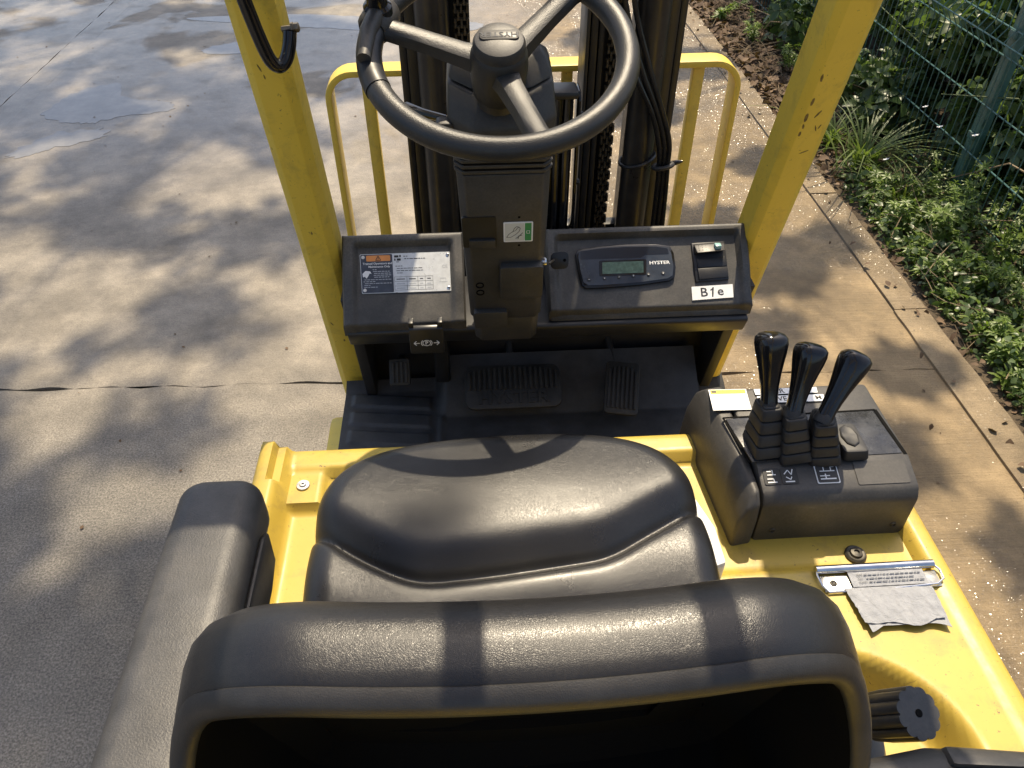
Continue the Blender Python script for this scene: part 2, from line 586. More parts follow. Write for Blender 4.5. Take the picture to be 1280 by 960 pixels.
m, nt, b = new_mat('soil')
v = coords(nt)
c = mix(nt, ramp(nt, noise(nt, v, 14, 8, 0.75), [(0.3, 0.0), (0.7, 1.0)]), (0.050, 0.036, 0.022), (0.140, 0.104, 0.066))
nt.links.new(c, b.inputs['Base Color'])
b.inputs['Roughness'].default_value = 0.95
bump(nt, b, noise(nt, v, 45, 7, 0.75), 0.9, 0.02)


def leafmat(name, lo, hi, rough=0.42, trans=0.35, spec=0.5):
    m, nt, b = new_mat(name)
    g = nd(nt, 'ShaderNodeNewGeometry')
    oi = nd(nt, 'ShaderNodeObjectInfo')
    f = math_(nt, 'FRACT', math_(nt, 'ADD', g.outputs['Random Per Island'], oi.outputs['Random']))
    c = mix(nt, f, lo, hi)
    v = coords(nt)
    c = mix(nt, ramp(nt, noise(nt, v, 40, 4, 0.6), [(0.4, 0.0), (0.75, 0.5)]), c, tuple(x * 0.6 for x in lo))
    nt.links.new(c, b.inputs['Base Color'])
    b.inputs['Roughness'].default_value = rough
    b.inputs['Specular IOR Level'].default_value = spec
    t = nd(nt, 'ShaderNodeBsdfTranslucent')
    tc = mix(nt, 1.0, c, (1.25, 1.35, 0.55), 'MULTIPLY')
    nt.links.new(tc, t.inputs['Color'])
    mx = nd(nt, 'ShaderNodeMixShader')
    mx.inputs[0].default_value = trans
    nt.links.new(b.outputs[0], mx.inputs[1])
    nt.links.new(t.outputs[0], mx.inputs[2])
    nt.links.new(mx.outputs[0], nt.nodes['Material Output'].inputs[0])
    return m


leafmat('bramble_leaf', (0.055, 0.100, 0.036), (0.150, 0.205, 0.085), 0.36, 0.42)
leafmat('weed_leaf', (0.110, 0.180, 0.034), (0.230, 0.310, 0.075), 0.42, 0.42)
leafmat('grass_leaf', (0.085, 0.140, 0.035), (0.180, 0.230, 0.080), 0.45, 0.42)
leafmat('tree_leaf', (0.040, 0.075, 0.022), (0.085, 0.125, 0.040), 0.45)
leafmat('dead_leaf', (0.085, 0.050, 0.026), (0.190, 0.125, 0.075), 0.8, 0.1)
leafmat('dry_stem', (0.16, 0.115, 0.065), (0.34, 0.26, 0.16), 0.8, 0.1)
leafmat('green_stem', (0.060, 0.095, 0.028), (0.100, 0.130, 0.045), 0.6, 0.1)
simple('bark', (0.10, 0.078, 0.055), 0.9, var=0.45, vscale=9, bmp=0.9, bscale=30)
simple('petal', (0.78, 0.78, 0.76), 0.6)
simple('fence_green', (0.050, 0.125, 0.115), 0.30, var=0.25, vscale=20, rvar=0.1, dust=0.15)
simple('mast_cyl', (0.034, 0.031, 0.028), 0.34, metal=0.3, var=0.35, vscale=18, rvar=0.1)
simple('chain_steel', (0.075, 0.060, 0.040), 0.5, metal=0.5, var=0.5, vscale=90)
simple('grey_knob', (0.030, 0.030, 0.031), 0.42, var=0.15, vscale=60, bmp=0.2, bscale=500, dust=0.15)
simple('gloss_scuffed', (0.016, 0.016, 0.018), 0.26, var=0.4, vscale=60, rvar=0.14, bmp=0.15, bscale=200, dust=0.28, dustcol=(0.25, 0.26, 0.27))
simple('print_dim', (0.14, 0.14, 0.14), 0.9, spec=0.1)
simple('scuff', (0.20, 0.135, 0.035), 0.6, var=0.4, vscale=120)
# ------------------------------------------------------------------ the setting: ground, drive, kerb, verge
g = MB()
g.add([(-160, -160, -0.09), (160, -160, -0.09), (160, 160, -0.09), (-160, 160, -0.09)], [(0, 1, 2, 3)])
tag(g.build('ground', M['joint_filler'], smooth=False), 'bare dark earth under and around the concrete drive', 'ground', kind='structure')

pav = empty('concrete_pavement', (0, 0, 0))
tag(pav, 'pale wet concrete drive of large cast slabs with dark joints', 'pavement', kind='structure')


def wob(seed):
    r_ = random.Random(seed)
    ph = [(r_.uniform(3, 40), r_.uniform(0, 6.28), r_.uniform(0.2, 1)) for _ in range(9)]
    return lambda t: sum(a * math.sin(f * t + p) for f, p, a in ph) / 4.0


def edge(p, q, amp, seed, step=0.035):
    """points along p->q with a ragged sideways wander"""
    p, q = Vector(p), Vector(q)
    L = (q - p).length
    n = max(2, int(L / step)) if amp else 1
    w = wob(seed)
    side = Vector((-(q - p).y, (q - p).x)).normalized()
    return [p + (q - p) * (i / n) + side * (amp * w(L * i / n) if 0 < i < n else 0) for i in range(n)]


def slab(corners, amps, seeds, z=0.0, t=0.085, mat='concrete', name='slab', parent=pav):
    pts = []
    for i, c in enumerate(corners):
        pts += edge(c, corners[(i + 1) % len(corners)], amps[i], seeds[i])
    b_ = MB()
    b_.prism([(p.x, p.y) for p in pts], (0, 0, z - t), (1, 0, 0), (0, 1, 0), (0, 0, 1), t)
    return b_.build(name, M[mat], parent, smooth=False)


def cy(x): return 1.975 - 0.028 * x       # the joint that crosses the drive


J = 0.0028
XL, XS, XR = -2.65, -2.50, 1.598
slab([(XS, cy(XS) + J), (XR, cy(XR) + J), (XR, 14), (XS, 14)], [0.016, 0, 0, 0.0], [1, 2, 3, 4])
slab([(XL + J, cy(XL) + J), (XS - 0.002, cy(XS) + J), (XS - 0.002, 14), (XL + J, 14)], [0.004, 0, 0, 0.006], [1, 2, 3, 8], z=-0.001)
slab([(XL + J, -9), (XR, -9), (XR, cy(XR) - J * 0.3), (XL + J, cy(XL) - J * 0.3)], [0, 0, 0.012, 0], [5, 6, 7, 8])
slab([(-9, cy(-9) + J), (XL - J, cy(XL) + J), (XL - J, 14), (-9, 14)], [0.006, 0.007, 0, 0], [9, 10, 0, 0], z=-0.002)
slab([(-9, -9), (XL - J, -9), (XL - J, cy(XL) - J), (-9, cy(-9) - J)], [0, 0.006, 0.006, 0], [0, 11, 12, 0], z=-0.002)

kerb = empty('kerb', (1.66, 3, 0))
tag(kerb, 'flush concrete kerb strip between the drive and the weedy verge', 'kerb', kind='structure')
kr = random.Random(3)
yk = -3.2
while yk < 12:
    L = 0.912
    dx, dz = kr.uniform(-0.003, 0.003), kr.uniform(-0.003, 0.003)
    slab([(1.5985 + dx, yk), (1.722 + dx, yk), (1.722 + dx, yk + L - 0.007), (1.5985 + dx, yk + L - 0.007)],
         [0.001, 0.006, 0.001, 0.002], [kr.randrange(99) for _ in range(4)], z=0.009 + dz * 0.6, t=0.10, mat='kerb_concrete', name='kerb_stone', parent=kerb)
    yk += L

vg = MB()
vw = [wob(k) for k in range(20, 24)]


def vz(x, y):
    return -0.012 + 0.022 * vw[0](x * 1.3 + 2 * y) + 0.018 * vw[1](y * 1.1 - x) + 0.05 * sstep(1.8, 2.6, x)


vg.grid(70, 180, lambda u, v: (1.727 + u * 7.0, -3 + v * 15, vz(1.727 + u * 7.0, -3 + v * 15)))
tag(vg.build('verge_soil', M['soil'], smooth=True, angle=180), 'dark soil of the verge between kerb and fence', 'soil', kind='structure')

# puddles: thin sheets of standing water
def puddle(outline, label, seed):
    c = Vector((sum(p[0] for p in outline) / len(outline), sum(p[1] for p in outline) / len(outline)))
    pts = []
    n = len(outline)
    w = wob(seed)
    for i in range(n):
        p0, p1, p2, p3 = [Vector(outline[(i + k) % n]) for k in (-1, 0, 1, 2)]
        for s in range(10):
            t = s / 10
            q = 0.5 * ((2 * p1) + (p2 - p0) * t + (2 * p0 - 5 * p1 + 4 * p2 - p3) * t * t + (3 * p1 - p0 - 3 * p2 + p3) * t ** 3)
            q = q + (q - c).normalized() * 0.035 * w(3.0 * (i + t))
            pts.append((q.x, q.y))
    b_ = MB()
    b_.prism(pts, (0, 0, 0.0002), (1, 0, 0), (0, 1, 0), (0, 0, 1), 0.0012)
    tag(b_.build('puddle', M['puddle_water'], smooth=False), label, 'puddle', 'puddles on the drive', 'structure')


puddle([(-2.36, 4.36), (-2.27, 4.70), (-2.08, 4.80), (-1.98, 4.58), (-1.72, 4.50), (-1.66, 4.38), (-1.92, 4.30), (-2.10, 4.22)],
       'pale puddle in the middle left of the drive beside the long joint', 31)
puddle([(-1.68, 5.30), (-1.64, 5.46), (-1.40, 5.52), (-1.18, 5.42), (-1.25, 5.30)],
       'small puddle showing just left of the yellow pillar with the grab handle', 32)
puddle([(-2.34, 3.86), (-2.20, 4.08), (-1.98, 4.14), (-1.92, 4.04), (-2.12, 3.92), (-2.26, 3.82)],
       'small broken puddle nearest the left edge of the picture', 33)
puddle([(-2.0, 6.05), (-1.2, 6.10), (-0.4, 5.95), (0.15, 5.80), (-0.1, 5.60), (-0.75, 5.72), (-1.3, 5.85)],
       'long thin puddle across the far end of the drive behind the mast', 34)

# ------------------------------------------------------------------ foliage tools
def leaf_template(L, W, fold=0.25, droop=0.25, n=3, tip=1.0):
    """pointed leaf along +x, folded on its midrib; 2*n quads"""
    vv, ff = [], []
    for i in range(n + 1):
        t = i / n
        w = W * (math.sin(math.pi * min(0.97, max(0.04, t ** 0.8))) ** 0.8) * 0.5
        z = -droop * L * t * t
        vv += [(t * L, w, z + fold * w), (t * L, 0, z), (t * L, -w, z + fold * w)]
    for i in range(n):
        a, b_ = i * 3, (i + 1) * 3
        ff += [(a, a + 1, b_ + 1, b_), (a + 1, a + 2, b_ + 2, b_ + 1)]
    return np.array(vv), ff


def join_t(parts):
    vs_, fs_ = [], []
    n = 0
    for v_, f_ in parts:
        vs_.append(v_)
        fs_ += [tuple(i + n for i in f) for f in f_]
        n += len(v_)
    return np.concatenate(vs_), fs_


def rot_t(t, rz=0, ry=0, rx=0, off=(0, 0, 0), s=1.0):
    m_ = np.array(Euler((rx, ry, rz)).to_matrix())
    return (t[0] * s) @ m_.T + np.array(off), t[1]


def cloud(name, template, pos, rots, scales, mat, parent=None, smooth=True):
    """many copies of one small leaf joined in ONE mesh"""
    tv, tf = template
    n, k = len(pos), len(tv)
    P = np.einsum('nij,kj->nki', rots, tv) * np.asarray(scales)[:, None, None] + np.asarray(pos)[:, None, :]
    P = P.reshape(-1, 3)
    tfa = np.array(tf)
    F = (tfa[None] + (np.arange(n) * k)[:, None, None]).reshape(-1)
    me = bpy.data.meshes.new(name)
    me.vertices.add(len(P))
    me.vertices.foreach_set('co', P.astype(np.float32).ravel())
    nf = n * len(tf)
    fl = tfa.shape[1]
    me.loops.add(nf * fl)
    me.loops.foreach_set('vertex_index', F.astype(np.int32))
    me.polygons.add(nf)
    me.polygons.foreach_set('loop_start', np.arange(0, nf * fl, fl, dtype=np.int32))
    me.polygons.foreach_set('loop_total', np.full(nf, fl, dtype=np.int32))
    me.update(calc_edges=True)
    if smooth: me.shade_smooth()
    me.materials.append(mat)
    o = bpy.data.objects.new(name, me)
    return put(o, parent, (0, 0, 0))


def rand_rots(n, r_, tilt=0.7):
    """leaf frames: any heading, blade tilted up to about tilt rad from level"""
    out = np.empty((n, 3, 3))
    for i in range(n):
        out[i] = np.array(Euler((r_.gauss(0, tilt), r_.gauss(0.1, tilt), r_.uniform(0, 6.283))).to_matrix())
    return out


def tmesh(name, t, mat):
    me = bpy.data.meshes.new(name)
    me.from_pydata([tuple(p) for p in t[0]], [], t[1])
    me.shade_smooth()
    me.materials.append(mat)
    return me


lf = leaf_template(0.060, 0.040, 0.30, 0.25)
TRI = join_t([rot_t(lf, 0, 0, 0, (0.012, 0, 0)), rot_t(lf, 1.25, 0, 0.15, (0.004, 0.006, 0), 0.85), rot_t(lf, -1.25, 0, -0.15, (0.004, -0.006, 0), 0.85)])
OVAL = leaf_template(0.070, 0.052, 0.22, 0.18)
lw = leaf_template(0.034, 0.011, 0.25, 0.35)
WHORL = join_t([rot_t(lw, 6.283 * k / 7 + 0.1 * (k % 3), -0.35 + 0.12 * (k % 2), 0, (0, 0, 0), 0.85 + 0.15 * ((k * 5) % 3) / 2) for k in range(7)]
               + [rot_t(lw, 6.283 * k / 4 + 0.4, -0.95, 0, (0, 0, 0.004), 0.5) for k in range(4)])

# ------------------------------------------------------------------ fence
fence = empty('mesh_fence', (2.2, 3.1, 0))
tag(fence, 'dark green welded wire mesh fence with square posts beside the drive', 'fence')
FX = 2.185
for yp in (0.62, 3.085, 5.55, 8.02):
    p = MB()
    p.box((2.225, yp, 0.95), (0.045, 0.062, 2.1))
    po = p.build('post', M['fence_green'], fence, bevel=0.006)
    for zc in (0.32, 0.74, 1.2):
        c = MB()
        c.box((2.198, yp, zc), (0.012, 0.05, 0.03))
        c.build('clamp', M['fence_green'], po, bevel=0.003)
w = MB()
zz = [(0.0, -0.02), (0.0, 0.66), (-0.034, 0.71), (0.0, 0.76), (0.0, 1.26), (-0.034, 1.31), (0.0, 1.36), (0.0, 1.92)]
w.tube([(FX + a, 0, z_) for a, z_ in zz], 0.0027, 5)
wire_me = w.mesh('vertical_wire', M['fence_green'])
yy = 0.66
while yy < 9.2:
    o = bpy.data.objects.new('vertical_wire', wire_me)
    put(o, fence, (0, yy, 0))
    yy += 0.05
for hz_, dx in ((0.06, 0.005), (0.26, 0.005), (0.46, 0.005), (0.66, 0.005), (0.712, -0.03), (0.76, 0.005), (0.96, 0.005), (1.16, 0.005), (1.26, 0.005), (1.36, 0.005), (1.6, .005), (1.9, 0.005)):
    w = MB()
    w.tube([(FX + dx, 0.62, hz_), (FX + dx, 9.2, hz_)], 0.0032, 6)
    w.build('horizontal_wire', M['fence_green'], fence)

# ------------------------------------------------------------------ brambles behind the fence
tri_me = tmesh('leaf', TRI, M['bramble_leaf'])
whorl_me = tmesh('leaf_whorl', WHORL, M['weed_leaf'])


def bramble(x, y, rx, ry, h, n_part, n_mass, seed, label):
    r_ = random.Random(seed)
    base = empty('bramble_bush', (x, y, vz(x, y)))
    tag(base, label, 'bush', 'brambles behind the fence')
    clumps = [(x + r_.gauss(0, rx * 0.45), y + r_.gauss(0, ry * 0.45), h * (0.25 + 0.7 * r_.random()), r_.uniform(0.10, 0.24)) for _ in range(16)]

    def spot(front):
        while True:
            c = r_.choice(clumps)
            d = Vector((r_.gauss(0, 1), r_.gauss(0, 1), r_.gauss(0, 0.8))).normalized() * c[3] * (0.75 + 0.35 * r_.random())
            p_ = (c[0] + d.x, c[1] + d.y, c[2] + d.z)
            if p_[2] < 0.02 or p_[0] < (2.25 if x > 2.4 else 2.06): continue
            if front and not (d.x < 0.3 * c[3] and d.z > -0.2 * c[3]): continue
            return p_
    pos = [spot(False) for _ in range(n_mass)]
    rots = rand_rots(n_mass, r_, 0.6)
    o = cloud('foliage', TRI, pos, rots, [r_.uniform(0.7, 1.35) for _ in pos], M['bramble_leaf'], base)
    o['kind'] = 'stuff'
    for _ in range(n_part):
        p_ = spot(True)
        l_ = bpy.data.objects.new('leaf', tri_me)
        put(l_, base, p_)
        l_.rotation_euler = (r_.gauss(0, 0.5), r_.gauss(0.05, 0.5), r_.uniform(0, 6.28))
        s_ = r_.uniform(0.8, 1.45)
        l_.scale = (s_, s_, s_)
    for k in range(7):
        a0 = Vector((x + r_.gauss(0, rx * 0.3), y + r_.gauss(0, ry * 0.3), -0.02))
        a1 = Vector((x + r_.gauss(-0.05, rx * 0.6), y + r_.gauss(0, ry * 0.7), h * r_.uniform(0.5, 1.0)))
        a2 = a1 + Vector((r_.gauss(-0.1, 0.15), r_.gauss(0, 0.3), r_.uniform(-0.35, 0.05)))
        st = MB()
        st.tube([a0, a0.lerp(a1, 0.5) + Vector((0, 0, 0.08)), a1, a2], [0.006, 0.005, 0.004, 0.002], 5)
        st.build('stem', M['green_stem' if k % 3 else 'dry_stem'], base)


BR = [(2.62, 2.55, 0.30, 0.35, 0.34, 70, 900, 'low bramble bush behind the fence at the right edge, nearest the camera'),
      (2.66, 3.20, 0.34, 0.40, 0.62, 90, 1500, 'bramble bush right behind the green fence post'),
      (2.72, 3.85, 0.36, 0.42, 0.85, 110, 1900, 'tall bramble bush behind the mesh just beyond the fence post'),
      (2.75, 4.55, 0.36, 0.42, 0.85, 90, 1700, 'bramble bush behind the mesh to the right of the yellow pillar'),
      (2.68, 5.20, 0.34, 0.42, 0.75, 80, 1500, 'bramble bush behind the mesh left of the yellow pillar top'),
      (2.66, 5.95, 0.34, 0.45, 0.70, 60, 1300, 'bramble bush at the far end of the fence near the picture top'),
      (2.75, 6.80, 0.36, 0.50, 0.80, 30, 1100, 'farthest bramble bush behind the mesh at the picture top'),
      (3.30, 4.30, 0.40, 0.80, 1.20, 40, 1800, 'tall bramble thicket standing behind the bushes along the fence'),
      (2.25, 5.15, 0.14, 0.45, 0.26, 40, 420, 'low leafy bramble creeping out under the fence by the leaf litter'),
      (2.22, 3.95, 0.12, 0.35, 0.24, 40, 360, 'low leafy bramble under the mesh beside the grass tuft')]
for i, (x, y, rx, ry, h, a, b_, lab) in enumerate(BR):
    bramble(x, y, rx, ry, h, a, b_, 100 + i, lab)

# ------------------------------------------------------------------ weeds on the verge
def weed(x, y, h, n_st, seed, label, group, spread=0.02):
    r_ = random.Random(seed)
    base = empty('leafy_weed', (x, y, vz(x, y)))
    tag(base, label, 'weed', group)
    for k in range(n_st):
        a = r_.uniform(0, 6.28)
        lean = r_.uniform(0.15, 0.9)
        hh = h * r_.uniform(0.5, 1.15)
        q_ = spread * math.sqrt(r_.random())
        bx, by = max(1.785, x + q_ * math.cos(a)), y + q_ * math.sin(a) * 1.15
        if bx < 1.86 and math.cos(a) < 0: a = math.pi - a + r_.uniform(-0.9, 0.9)
        z0 = vz(bx, by)
        pts = [Vector((bx + math.cos(a) * lean * hh * t * t, by + math.sin(a) * lean * hh * t * t,
                       z0 - 0.005 + hh * t * (1 - 0.25 * lean * t))) for t in (0, 0.3, 0.6, 0.85, 1.0)]
        st = MB()
        st.tube(pts, [0.0022, 0.002, 0.0017, 0.0014, 0.001], 4)
        st.build('stem', M['green_stem'], base)
        nw = r_.randint(4, 6)
        for j in range(nw):
            t = 0.25 + 0.75 * j / (nw - 1)
            i0 = min(3, int(t * 4))
            q = pts[i0].lerp(pts[i0 + 1], t * 4 - i0) if t < 1 else pts[-1]
            l_ = bpy.data.objects.new('leaf_whorl', whorl_me)
            put(l_, base, q)
            l_.rotation_euler = (r_.gauss(0, 0.3), r_.gauss(0, 0.3), r_.uniform(0, 6.28))
            s_ = r_.uniform(0.85, 1.45) * (0.75 + 0.35 * math.sin(math.pi * min(1, t + 0.15)))
            l_.scale = (s_, s_, s_)


W_GROUP = 'leafy weeds on the verge'
ORD = ['nearest', 'second', 'third', 'fourth', 'fifth', 'sixth']
for i, y in enumerate((1.62, 1.90, 2.18, 2.46, 2.74, 3.00)):
    weed(1.890 + 0.02 * math.sin(3 * i), y, 0.12 + 0.02 * (i % 3), 12, 300 + i,
         ORD[i] + ' light green weed clump against the kerb, counting from the right border', W_GROUP, 0.125)
for i, y in enumerate((1.80, 2.08, 2.36, 2.64, 2.92)):
    weed(2.13 + 0.03 * math.cos(2 * i), y, 0.19 + 0.02 * (i % 2), 13, 320 + i,
         ORD[i] + ' taller weed clump just before the fence, counting from the right border', W_GROUP, 0.14)
for i, y in enumerate((2.1, 2.42, 2.76)):
    weed(2.42, y, 0.26, 12, 340 + i, ORD[i] + ' weed clump behind the fence wires, counting from the right border', W_GROUP, 0.14)
for i, (x, y, h, n_) in enumerate([(2.02, 2.72, 0.36, 4), (1.84, 5.75, 0.16, 5), (1.95, 5.3, 0.20, 5), (2.02, 4.75, 0.22, 5)]):
    weed(x, y, h, n_, 390 + i, ['tallest bright green weed standing above the others beside the fence post',
                               'small green weed in the leaf litter at the far end of the verge',
                               'green weed in the leaf litter by the far fence',
                               'green weed in the leaf litter right of the yellow guard rail'][i], W_GROUP, 0.03)

# low mass under the weeds: small leaves and dry stalks nobody could count
r_ = random.Random(8)
pos, sc_ = [], []
for _ in range(6500):
    x = 1.762 + abs(r_.gauss(0, 0.34)) + 0.03 * r_.random()
    y = r_.uniform(1.2, 3.4)
    pos.append((x, y, vz(x, y) + abs(r_.gauss(0, 0.05)) + 0.10 * sstep(1.9, 2.4, x) * r_.random()))
    sc_.append(r_.uniform(0.20, 0.50))
o = cloud('ground_cover', OVAL, pos, rand_rots(len(pos), r_, 0.55), sc_, M['bramble_leaf'])
tag(o, 'dark low ground cover of small leaves under the weeds', 'ground cover', kind='stuff')
b_ = MB()
for _ in range(420):
    x = 1.76 + abs(r_.gauss(0, 0.25)); y = r_.uniform(1.4, 6.3)
    a = r_.uniform(0, 6.28); L = r_.uniform(0.05, 0.26)
    z0 = vz(x, y) + r_.uniform(0.004, 0.07)
    p0 = Vector((x, y, z0)); p1 = p0 + Vector((math.cos(a) * L, math.sin(a) * L, r_.gauss(0.01, 0.035)))
    if min(p0.x, p1.x) < 1.74: continue
    b_.tube([p0, p0.lerp(p1, 0.5) + Vector((0, 0, r_.gauss(0.008, 0.01))), p1], [0.002, 0.0018, 0.001], 4)
tag(b_.build('dry_stalks', M['dry_stem']), 'straw coloured dry stalks lying through the verge plants', 'dry stalks', kind='stuff')
pos, sc_ = [], []
for _ in range(5200):
    x = 1.735 + 0.62 * r_.random() ** 1.2
    y = r_.uniform(1.3, 7.2)
    if y < 3.2 and r_.random() < 0.8: continue
    pos.append((x, y, vz(x, y) + 0.006 + abs(r_.gauss(0, 0.012)))); sc_.append(r_.uniform(0.25, 0.6) if y < 3.4 else r_.uniform(0.35, 0.85))
for _ in range(60):                                       # a few blown on to the drive and kerb
    x = 1.72 - abs(r_.gauss(0, 0.10)); y = r_.uniform(1.3, 6.5)
    pos.append((x, y, 0.02)); sc_.append(r_.uniform(0.2, 0.5))
o = cloud('leaf_litter', OVAL, pos, rand_rots(len(pos), r_, 0.5), sc_, M['dead_leaf'])
tag(o, 'brown dead leaves scattered over the verge soil', 'leaf litter', kind='stuff')
pos, sc_ = [], []
for _ in range(230):
    pos.append((r_.uniform(-4, 1.55), r_.uniform(0.8, 7), 0.004)); sc_.append(r_.uniform(0.06, 0.22))
o = cloud('drive_debris', OVAL, pos, rand_rots(len(pos), r_, 0.12), sc_, M['dead_leaf'])
tag(o, 'tiny scraps of dead leaf and grit on the drive', 'debris', kind='stuff')


def grass(x, y, n, h, seed, label):
    r_ = random.Random(seed)
    base = empty('grass_tuft', (x, y, vz(x, y)))
    tag(base, label, 'grass', 'grass tufts on the verge')
    mes = []
    for k in range(6):
        L = h * (0.7 + 0.12 * k); lean = 0.35 + 0.22 * k
        vv, ff = [], []
        for i in range(6):
            t = i / 5
            w_ = 0.0055 * (1 - t ** 1.7) + 0.0003
            px_, pz_ = lean * L * t ** 1.7, L * t * (1 - 0.32 * lean * t * t)
            vv += [(px_, w_, pz_), (px_, -w_, pz_)]
        for i in range(5):
            ff.append((2 * i, 2 * i + 1, 2 * i + 3, 2 * i + 2))
        mes.append(tmesh('blade', (np.array(vv), ff), M['grass_leaf']))
    for _ in range(n):
        o = bpy.data.objects.new('blade', r_.choice(mes))
        a = r_.uniform(0, 6.28); q = abs(r_.gauss(0, 0.045))
        put(o, base, (x + q * math.cos(a), y + q * math.sin(a), vz(x, y) - 0.005))
        o.rotation_euler = (0, 0, a + r_.gauss(0, 0.7))
        s_ = r_.uniform(0.6, 1.15); o.scale = (s_, s_, s_)


grass(1.93, 3.42, 110, 0.28, 41, 'big tuft of long green grass beside the yellow pillar')
grass(1.90, 3.72, 70, 0.22, 42, 'smaller grass tuft just beyond the big one at the kerb')
grass(2.02, 3.12, 70, 0.22, 43, 'grass tuft at the foot of the fence post')


def flower(x, y, z, seed, label):
    r_ = random.Random(seed)
    b0 = empty('white_flower', (x, y, vz(x, y)))
    tag(b0, label, 'flower', 'white flowers by the fence')
    s_ = MB(); s_.tube([(x, y, vz(x, y) - 0.01), (x - 0.01, y, z)], 0.0012, 4); s_.build('stem', M['green_stem'], b0)
    lp = leaf_template(0.016, 0.010, 0.1, 0.05, 2)
    for k in range(6):
        t = rot_t(lp, 6.283 * k / 6, -0.3)
        me = tmesh('petal', t, M['petal'])
        o = bpy.data.objects.new('petal', me); put(o, b0, (x - 0.01, y, z)); o.rotation_euler = (-0.3, -0.3, 0)


for i, (x, y, z) in enumerate([(1.93, 3.20, 0.16), (2.12, 3.35, 0.34), (2.14, 3.22, 0.30), (2.10, 4.10, 0.30), (2.13, 2.95, 0.38)]):
    flower(x, y, z, i, ['white flower low in the grass beside the kerb', 'white flower against the mesh left of the fence post',
                        'white flower close to the foot of the fence post', 'white flower under the mesh near the yellow pillar',
                        'white flower right of the fence post'][i])

# ------------------------------------------------------------------ trees that shade the drive (crowns above the picture)
LEAF_B = leaf_template(0.11, 0.075, 0.2, 0.2, 2)


def tree(name, base, fork, crowns, n_leaf, seed, label, leaf_s=1.0, n_limb=7, girth=1.0):
    """crowns: list of (centre, radius); clumps hang on twigs from a few slender limbs"""
    r_ = random.Random(seed)
    root = empty(name, base)
    tag(root, label, 'tree', 'trees beside the drive')
    b0, fk = Vector(base), Vector(fork)
    t = MB()
    t.tube([b0 - Vector((0, 0, 0.1)), b0 + Vector((0.02, 0, 0.5)), b0.lerp(fk, 0.5) + Vector((0.1, 0.05, 0)), fk],
           [0.20 * girth, 0.15 * girth, 0.11 * girth, 0.06 * girth], 12)
    tr = t.build('trunk', M['bark'], root)
    cs = [(Vector(c), rr) for c, rr in crowns]
    seeds = [c for c, _ in r_.sample(cs, min(n_limb, len(cs)))]
    tot = sum(rr ** 2 for _, rr in cs)
    for q in seeds:
        midp = fk.lerp(q, 0.5) + Vector((r_.gauss(0, 0.15), r_.gauss(0, 0.15), 0.5))
        l_ = MB()
        l_.tube([fk - Vector((0, 0, 0.1)), midp, q], [0.035 * girth, 0.018 * girth, 0.008], 7)
        l_.build('limb', M['bark'], tr)
    tw = MB()
    pos, sc_ = [], []
    for c, rr in cs:
        q = min(seeds, key=lambda p_: (p_ - c).length)
        if (q - c).length > 0.01:
            tw.tube([q, q.lerp(c, 0.5) + Vector((0, 0, 0.12)), c], [0.007, 0.005, 0.003], 4)
        for _ in range(int(n_leaf * rr * rr / tot)):
            d = Vector((r_.gauss(0, 1), r_.gauss(0, 1), r_.gauss(0, 0.7))).normalized() * rr * r_.random() ** 0.5
            pos.append(tuple(c + d)); sc_.append(leaf_s * r_.uniform(0.6, 1.25))
    o = tw.build('twigs', M['bark'], tr)
    o['kind'] = 'stuff'
    o = cloud('crown', LEAF_B, pos, rand_rots(len(pos), r_, 0.55), sc_, M['tree_leaf'], root)
    o['kind'] = 'stuff'


# the crown over the drive: clumps chosen by where their shade falls on the ground
def up_sun(gx, gy, h):
    k = h / S.z
    return (gx + S.x * k, gy + S.y * k, h)


r_ = random.Random(17)
LIT = [(-1.5, 3.45, .28), (-1.36, 3.68, .26), (-1.10, 3.40, .30), (-1.80, 3.42, .16), (-1.62, 2.32, .20), (-1.50, 2.68, .22), (-0.87, 2.66, .16),
       (-0.6, 3.24, .18), (-2.15, 3.87, .15), (-2.75, 5.4, .3), (-3.2, 6.2, .35), (-0.8, 6.2, .4), (-1.8, 4.15, .16), (-0.82, 1.72, .10),
       (-0.98, 1.45, .08), (-0.86, 2.02, .12), (-2.0, 2.95, .2), (-1.2, 2.1, .12), (-0.75, 4.3, .3), (-1.6, 5.2, .2), (-2.3, 2.3, .25), (-1.32, 1.78, .14), (-1.15, 1.42, .12), (-1.45, 2.05, .12)]
SHADE = []


def lit_ok(gx, gy, rr):
    for lx, ly, lr in LIT:
        if math.hypot((gx - lx), (gy - ly)) < lr * 0.85 + rr * 0.45: return False
    return True


crowns_a, crowns_b = [], []
tries = 0
while len(crowns_a) < 620 and tries < 40000:
    tries += 1
    gx, gy = r_.uniform(-4.2, -0.70), r_.uniform(0.2, 7.2)
    rr = r_.uniform(0.10, 0.26)
    if not lit_ok(gx, gy, rr): continue
    crowns_a.append((up_sun(gx, gy, r_.uniform(9.0, 11.5)), rr))
for gx, gy, rr in [(1.25, 2.62, .20), (1.05, 2.95, .16), (1.50, 1.92, .13), (1.25, 1.55, .16), (1.0, 4.2, .22), (1.5, 3.5, .16), (1.45, 4.9, .25),
                   (0.95, 5.4, .25), (1.55, 2.75, .10), (1.52, 1.15, .12), (1.1, 2.2, .10), (2.3, 6.3, .3), 
                   (3.1, 4.2, .25)]:
    crowns_b.append((up_sun(gx, gy, r_.uniform(5.2, 6.8)), rr))
crowns_a.append((tuple(Vector((-0.06, 0.60, 0.95)) + S * 9.5), 0.06))
tree('ash_tree', (-9.5, 9.0, 0), (-8.6, 9.0, 7.4), crowns_a, 42000, 51, 'tall tree at the far side of the drive, its crown hanging above the picture', 0.9)
